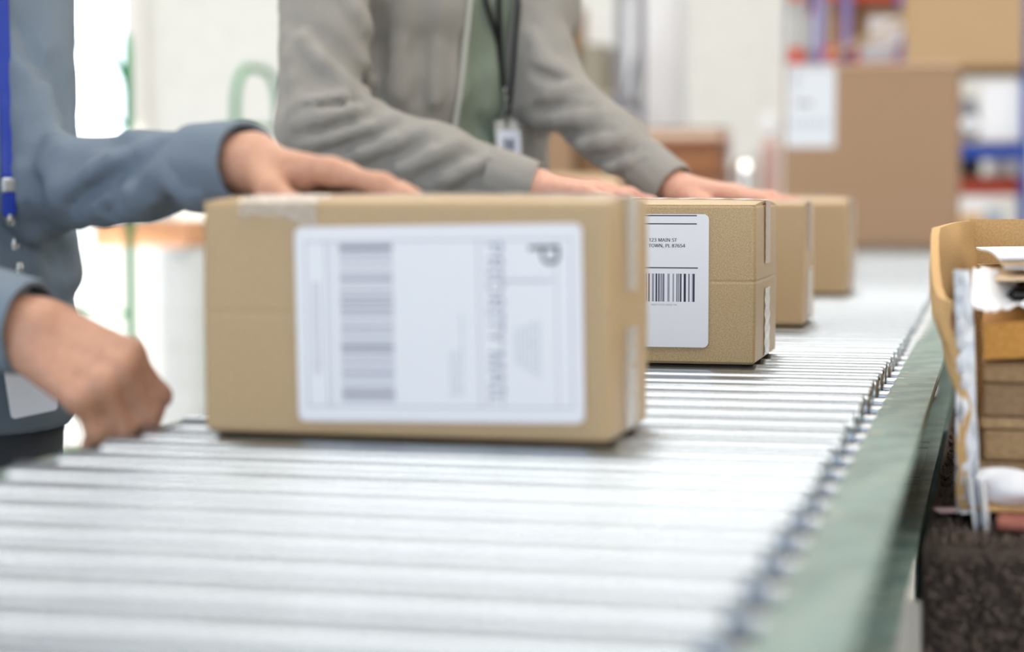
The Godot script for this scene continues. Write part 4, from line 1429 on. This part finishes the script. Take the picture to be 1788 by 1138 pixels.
	# pallet rack on the right
	var rk := rack("pallet_rack", "pallet rack with violet posts and orange beams behind the huge carton", -0.80, 0.115, -9.45, 0.75, 2.6, mats.violet, mats.violet, [[0.985, 0.07, mats.orange], [1.58, 0.066, mats.orange], [1.87, 0.066, mats.orange]], 0.045)
	var im := Image.create(64, 48, false, Image.FORMAT_RGB8)
	im.fill(Color(0.92, 0.93, 0.96))
	part("beam_label", card(0.165, 0.066, 0.004), printed(im), rk, Vector3(-0.192, 1.583, -0.0035))
	part("post", rbox(Vector3(0.045, 2.6, 0.05), 0.003), mats.violet, rk, Vector3(-0.33, 1.3, 0.03))
	rack("side_rack", "narrow rack with grey posts at the open end of the orange beams", -0.945, -0.865, -9.5, 0.7, 2.6, mats.grey, mats.grey, [[1.58, 0.066, mats.orange], [1.87, 0.066, mats.orange]], 0.018)
	stacked_box("amber_carton", "amber carton between the violet posts on the rack", "carton", Vector3(0.13, 0.205, 0.4), Vector3(-0.70, 1.6296, -9.75), mats.card_amber)
	stacked_box("amber_carton", "pinkish carton with a white paper on the middle of the rack", "carton", Vector3(0.20, 0.19, 0.4), Vector3(-0.51, 1.6296, -9.73), mats.card_pink)
	solo("paper_sheet", card(0.15, 0.12, 0.003), mats.paper, "white paper sheet on the front of the pinkish carton", "paper", Vector3(-0.505, 1.69, -9.5285))
	stacked_box("wide_carton", "wide brown carton high on the rack above the white boxes", "carton", Vector3(0.44, 0.19, 0.45), Vector3(-0.165, 1.6296, -9.75), mats.card3)
	var bb := rack("blue_rack", "rack with blue posts and a blue beam right of the huge carton", -0.42, 0.115, -8.95, 0.36, 1.46, mats.blue, mats.blue, [[1.135, 0.062, mats.blue]], 0.03)
	part("shelf_board", rbox(Vector3(0.53, 0.02, 0.36), 0.003), mats.card_dark, bb, Vector3(0.0, 1.475, -0.20))
	stacked_box("wide_carton", "long brown carton lying on the board above the blue beam", "carton", Vector3(0.50, 0.32, 0.30), Vector3(-0.15, 1.4865, -9.14), mats.card3)
	stacked_box("white_box", "tall white box standing on the blue beam", "box", Vector3(0.17, 0.24, 0.3), Vector3(0.012, 1.182, -9.15), mats.plastic_white)
	var gm := thing("grey_motor", "grey boxy device standing on the blue beam beside the white box", "device", Vector3(-0.145, 1.182, -9.13))
	part("housing", rbox(Vector3(0.12, 0.155, 0.2), 0.012), mats.grey, gm, Vector3(0, 0.0785, 0))
	part("lid", rbox(Vector3(0.10, 0.022, 0.18), 0.006), mats.grey, gm, Vector3(0.0, 0.168, 0))
	for s in [-1.0, 1.0]:
		part("dial", lathe([Vector2(0, 0.034), Vector2(0.008, 0.032), Vector2(0.008, 0)], 24), mats.plastic_white, gm, Vector3(s * 0.03, 0.07, 0.1), Vector3(PI / 2, 0, 0))
	stacked_box("white_box", "flat white box on the orange beam under the blue one", "box", Vector3(0.11, 0.07, 0.3), Vector3(0.02, 1.0375, -9.72), mats.plastic_white)
	stacked_box("dark_box", "dark grey box on the orange beam beside the flat white box", "box", Vector3(0.10, 0.075, 0.3), Vector3(-0.125, 1.0375, -9.72), flat(Color(0.2, 0.2, 0.2), 0.6))
	# plank leaning across the rack
	var pl := begin()
	add_bar(pl, Vector3(-0.76, 1.555, -9.365), Vector3(-0.18, 1.842, -9.365), 0.02, 0.05, 0.003, Vector3(0, 0, 1))
	solo("wooden_plank", done(pl), mats.wood, "pale plank running slantwise across the orange rack beam", "plank")
	# low goods in front of the rack
	stacked_box("white_box", "white box low in front of the rack, above the open carton", "box", Vector3(0.15, 0.93, 0.12), Vector3(-0.115, 0.0, -8.82), mats.plastic_white)
	stacked_box("low_carton", "light orange carton low in front of the rack", "carton", Vector3(0.09, 0.875, 0.2), Vector3(-0.10, 0.0, -8.6), mottled(Color(0.86, 0.70, 0.48), 0.05, 0.1, 3.0, 0.8, 71))
	stacked_box("low_carton", "pale blue grey carton low in front of the rack", "carton", Vector3(0.07, 0.885, 0.2), Vector3(-0.012, 0.0, -8.6), flat(Color(0.62, 0.68, 0.76), 0.7))

# ---------------------------------------------------------------- the carpeted bench and the open carton of mail on the right
func build_bench() -> void:
	const BT := 0.672
	var b := thing("carpeted_bench", "brown carpet covered bench alongside the conveyor rail", "bench", Vector3(0.247, 0, -2.6))
	part("frame", rbox(Vector3(0.58, 0.60, 1.74), 0.01), mats.card_dark, b, Vector3(0, 0.32, 0))
	for sx in [-1.0, 1.0]:
		for sz in [-1.0, 1.0]:
			part("foot", rbox(Vector3(0.06, 0.022, 0.06), 0.004), mats.black, b, Vector3(sx * 0.25, 0.011, sz * 0.8))
	var top := func(u: float, v: float) -> Vector3:
		return Vector3(lerpf(-0.295, 0.295, u), BT - 0.006, lerpf(0.885, -0.885, v))
	part("carpet_top", sheet(2, 4, top, 0.012), mats.carpet, b)
	var front := func(u: float, v: float) -> Vector3:
		return Vector3(lerpf(-0.295, 0.295, u), lerpf(0.03, BT - 0.001, v), 0.886)
	part("carpet_front", sheet(2, 4, front, 0.012), mats.carpet, b)
	var side := func(u: float, v: float) -> Vector3:
		return Vector3(-0.297, lerpf(0.03, BT - 0.001, v), lerpf(-0.885, 0.885, u))
	part("carpet_side", sheet(4, 2, side, 0.010), mats.carpet, b)
	# tuft relief of the pile
	var rng := RandomNumberGenerator.new()
	rng.seed = 77
	var mm := MultiMesh.new()
	mm.transform_format = MultiMesh.TRANSFORM_3D
	var tuft := lathe([Vector2(0, 0.0022), Vector2(0.005, 0.0026), Vector2(0.008, 0.0014), Vector2(0.009, 0)], 5)
	mm.mesh = tuft
	mm.instance_count = 16000
	for i in 16000:
		var p: Vector3
		var bs := Basis.from_euler(Vector3(rng.randf_range(-0.6, 0.6), rng.randf() * TAU, rng.randf_range(-0.6, 0.6))).scaled(Vector3.ONE * rng.randf_range(0.6, 1.3))
		if i < 9000:
			p = Vector3(rng.randf_range(-0.295, 0.02), BT - 0.001, rng.randf_range(-0.5, 0.885))
		else:
			p = Vector3(rng.randf_range(-0.295, 0.05), rng.randf_range(0.30, BT - 0.004), 0.891)
			bs = Basis.from_euler(Vector3(PI / 2, 0, 0)) * bs
		mm.set_instance_transform(i, Transform3D(bs, p))
	var mi3 := MultiMeshInstance3D.new()
	mi3.name = "carpet_pile"
	mi3.multimesh = mm
	mi3.material_override = mats.carpet
	mi3.set_meta("kind", "stuff")
	b.add_child(mi3)

	# salmon tray under the carton, pink card beside it
	var BY := BT + 0.009
	solo("salmon_board", rbox(Vector3(0.40, 0.010, 0.66), 0.003), mottled(Color(0.62, 0.36, 0.30), 0.08, 0.05, 3.0, 0.8, 81), "salmon red board lying under the open carton of mail", "board", Vector3(0.203, BY + 0.005, -2.085))
	solo("pink_card", card(0.06, 0.028, 0.002, 0.001), mottled(Color(0.86, 0.76, 0.78), 0.03, 0.05, 4.0, 0.8, 82), "small pale pink card on the carpet beside the open carton", "card", Vector3(-0.020, BY + 0.001, -1.86), Vector3(-PI / 2, 0, 0.25))
	# open carton: left wall leaning out, back wall, right wall, floor; the front is torn away
	var FY := BY + 0.0125
	var c := thing("open_carton", "torn open kraft carton full of mail at the conveyor edge", "carton", Vector3(0, 0, 0))
	var zf := -1.79
	var zb := -2.36
	var leftw := func(u: float, v: float) -> Vector3:
		var z := lerpf(zf, zb, u)
		var ytop := lerpf(0.872, 0.931, smoothstep(0.05, 0.45, u)) + 0.0012 * sin(u * 9.0)
		var y := lerpf(FY, ytop, v)
		var lean := (0.016 + 0.022 * sin(PI * pow(u, 0.8))) * (1.0 - pow(u, 6.0)) * pow(v, 1.6) + 0.0035 * sin(v * 9.0 + u * 4.0) + 0.002 * sin(v * 23.0)
		return Vector3(-0.0225 - lean - 0.005 * u, y, z)
	part("side_wall", sheet(14, 24, leftw, 0.0075), mats.card_inside, c)
	var back := func(u: float, v: float) -> Vector3:
		return Vector3(lerpf(-0.030, 0.385, u), lerpf(FY, 0.934, v), zb - 0.012 * v)
	part("back_wall", sheet(4, 6, back, 0.006), mats.card_inside, c)
	var rightw := func(u: float, v: float) -> Vector3:
		return Vector3(0.385, lerpf(FY, 0.93, v), lerpf(zb, zf, u))
	part("side_wall", sheet(4, 4, rightw, 0.006), mats.card_inside, c)
	part("carton_floor", rbox(Vector3(0.405, 0.005, zf - zb - 0.004), 0.001), mats.card_inside, c, Vector3(0.181, FY + 0.0008, (zf + zb) / 2))
	# plastic bag hung over the wall and pulled round the stack
	var film := thing("plastic_bag", "crumpled white translucent plastic bag draped inside the torn carton", "bag", Vector3.ZERO)
	var rngf := FastNoiseLite.new()
	rngf.frequency = 9.0
	rngf.seed = 4
	var hang := func(u: float, v: float) -> Vector3:
		var y := lerpf(0.898, 0.690, v)
		var x := -0.026 + u * 0.009 + 0.005 * sin(v * 3.2) * u + 0.004 * sin(u * 16.0 + v * 5.0)
		return Vector3(x - 0.008 * (1.0 - v), y, -1.800 + 0.008 * sin(u * 11.0 + v * 3.0) * (0.4 + 0.6 * v) + 0.010 * rngf.get_noise_2d(u * 0.5, v * 1.4) + 0.010 * (1.0 - v))
	part("hanging_fold", sheet(22, 30, hang, 0.0008), mats.white_film, film)
	var low := func(u: float, v: float) -> Vector3:
		var x := lerpf(-0.014, 0.37, u)
		var y := lerpf(0.727, 0.700, v) - 0.006 * u
		return Vector3(x, y + 0.003 * sin(u * 30.0 + v * 2.0), -1.800 + 0.012 * sin(v * PI) + 0.003 * sin(u * 41.0 + v * 6.0))
	part("lower_fold", sheet(60, 10, low, 0.0008), mats.white_film, film)
	var knot := func(u: float, v: float) -> Vector3:
		return Vector3(-0.022 + 0.014 * u + 0.008 * v, lerpf(0.722, 0.676, v), -1.786 + 0.012 * sin(u * 9.0 + v * 2.0))
	part("tail", sheet(12, 10, knot, 0.0008), mats.white_film, film)
	var upper := func(u: float, v: float) -> Vector3:
		var x := lerpf(-0.020, 0.085, u)
		return Vector3(x, 0.8935 - 0.030 * u - 0.020 * v + 0.007 * sin(u * 9.0 + v * 4.0) + 0.006 * rngf.get_noise_2d(u * 2.0, v * 2.0), -1.800 - 0.09 * (1.0 - v) + 0.008 * sin(u * 13.0))
	part("torn_edge", sheet(26, 12, upper, 0.0008), mats.white_film, film)
	# the stack of mail inside
	var kraft := [mottled(Color(0.66, 0.53, 0.37), 0.08, 0.06, 4.0, 0.8, 91), mottled(Color(0.71, 0.58, 0.41), 0.08, 0.06, 4.0, 0.8, 92), mottled(Color(0.60, 0.48, 0.34), 0.08, 0.06, 4.0, 0.8, 93)]
	var hts := [0.015, 0.008, 0.009, 0.026, 0.010, 0.028, 0.018]
	var words := ["lowest", "second lowest", "third lowest", "thick lower", "thin middle", "thick upper", "topmost"]
	var y := FY + 0.0036
	for k in hts.size():
		var hh: float = hts[k]
		var t := thing("padded_mailer", words[k] + " kraft mailer in the stack inside the torn carton", "mailer", Vector3(0.174 + [0.0, 0.002, -0.001, 0.003, 0.0, 0.002, 0.001][k], y, -2.07), 0, "kraft mailers in the open carton")
		part("mailer_body", rbox(Vector3(0.372, hh, 0.50), 0.002), kraft[k % 3], t, Vector3(0, hh / 2, 0))
		part("flap", rbox(Vector3(0.34, 0.0010, 0.10), 0.0004), kraft[(k + 1) % 3], t, Vector3(0, hh + 0.0003, 0.18))
		y += hh + 0.0012
	var am := thing("amber_mailer", "bright amber mailer on top of the kraft stack under the torn plastic", "mailer", Vector3(0.180, y + 0.004, -2.05))
	var sag := func(u: float, v: float) -> Vector3:
		var x := lerpf(-0.19, 0.17, u)
		return Vector3(x, 0.018 + 0.008 * sin(u * PI) - 0.010 * absf(v - 0.5), lerpf(0.25, -0.22, v))
	part("mailer_body", sheet(16, 10, sag, 0.030), mottled(Color(0.78, 0.54, 0.22), 0.08, 0.06, 4.0, 0.75, 94), am)
	var bk := thing("black_parcel", "black plastic parcel under the papers in the torn carton", "parcel", Vector3(0.160, y + 0.0475, -2.08))
	part("parcel_body", rbox(Vector3(0.30, 0.014, 0.44), 0.006), flat(Color(0.05, 0.045, 0.055), 0.35), bk, Vector3(0, 0.007, 0))
	part("seal", rbox(Vector3(0.29, 0.002, 0.03), 0.0008), flat(Color(0.09, 0.09, 0.10), 0.3), bk, Vector3(0, 0.008, 0.223))
	var y2 := y + 0.0680
	var envs := [[0.0000, 0.003, Color(0.88, 0.77, 0.62), "cream kraft envelope above the black parcel", 0.165, 0.05, 0.0], [0.0070, 0.003, Color(0.94, 0.95, 0.97), "lower white envelope slanting across the cream ones", 0.19, -0.045, 0.05], [0.0135, 0.003, Color(0.86, 0.74, 0.58), "upper cream kraft envelope in the torn carton", 0.175, 0.02, 0.0], [0.0185, 0.0022, Color(0.95, 0.96, 0.98), "topmost white envelope pointing out over the carton wall", 0.165, 0.06, 0.0]]
	for e in envs:
		var t := thing("envelope", e[3], "envelope", Vector3(e[4], y2 + e[0], -2.06), e[5])
		var cz: float = e[6]
		var lay := func(u: float, v: float) -> Vector3:
			var x := lerpf(-0.175, 0.175, u)
			return Vector3(x, 0.0025 * sin(u * 3.0 + 0.3) + 0.002 * sin(v * 5.0) - cz * x * 0.3, lerpf(0.20, -0.2, v))
		part("sheet", sheet(14, 8, lay, e[1]), flat(e[2], 0.7), t)
		var fl := func(u: float, v: float) -> Vector3:
			var x := lerpf(-0.172, 0.172, u)
			return Vector3(x, 0.0025 * sin(u * 3.0 + 0.3) + 0.002 * sin(lerpf(0.0, 0.2, v) * 5.0) - cz * x * 0.3 + float(e[1]) / 2 + 0.0004, lerpf(0.195, 0.13 , v))
		part("flap", sheet(14, 3, fl, 0.0005), flat(e[2] * 0.98, 0.7), t)
	# white strap hanging at the bench corner
	var strap := func(u: float, v: float) -> Vector3:
		return Vector3(-0.083 + 0.010 * u + 0.002 * sin(v * 6.0), lerpf(0.62, 0.10, v), -1.60 + 0.004 * sin(v * 5.0))
	var so := solo("hanging_strap", sheet(2, 16, strap, 0.0015), flat(Color(0.72, 0.70, 0.66), 0.7), "pale strap hanging below the conveyor rail by the bench", "strap")
	so.position = Vector3(0.02, 0.03, 0)

# ---------------------------------------------------------------- scene
const LAMP_COLOUR := Color(1.0, 0.975, 0.94)
const LAMP_ENERGY := 4.0

func _ready() -> void:
	var cam := Camera3D.new()
	cam.name = "camera"
	add_child(cam)
	cam.position = Vector3(0, TOP + 0.185, 0)
	cam.rotation = Vector3(deg_to_rad(-3.738), deg_to_rad(13.235), 0)
	var lens := CameraAttributesPhysical.new()
	lens.frustum_focal_length = 75.9
	lens.frustum_focus_distance = 2.20
	lens.exposure_aperture = 2.8
	lens.frustum_near = 0.05
	lens.frustum_far = 200.0
	cam.attributes = lens
	cam.keep_aspect = Camera3D.KEEP_HEIGHT
	cam.fov = rad_to_deg(2.0 * atan(569.0 / 3597.0))
	cam.current = true
	var env := Environment.new()
	env.background_mode = Environment.BG_SKY
	var sky := Sky.new()
	var sm := ProceduralSkyMaterial.new()
	sm.sky_top_color = Color(0.72, 0.81, 0.94)
	sm.sky_horizon_color = Color(0.93, 0.96, 1.0)
	sm.ground_horizon_color = Color(0.85, 0.86, 0.86)
	sm.ground_bottom_color = Color(0.5, 0.5, 0.5)
	sky.sky_material = sm
	env.sky = sky
	env.background_energy_multiplier = 4.0
	env.tonemap_mode = Environment.TONE_MAPPER_LINEAR
	env.tonemap_exposure = 0.95
	env.sdfgi_enabled = true
	env.ssao_enabled = true
	env.ssil_enabled = true
	var we := WorldEnvironment.new()
	we.name = "world"
	we.environment = env
	add_child(we)
	var sun := DirectionalLight3D.new()
	sun.name = "sun"
	add_child(sun)
	sun.rotation = Vector3(deg_to_rad(-11.5), deg_to_rad(-67), 0)
	sun.light_energy = 4.0
	sun.light_color = Color(1.0, 0.96, 0.88)
	sun.light_angular_distance = 0.6
	sun.shadow_enabled = true
	make_materials()
	build_room()
	build_conveyor()
	build_cartons()
	build_background()
	build_bench()
	build_people()
#MORE
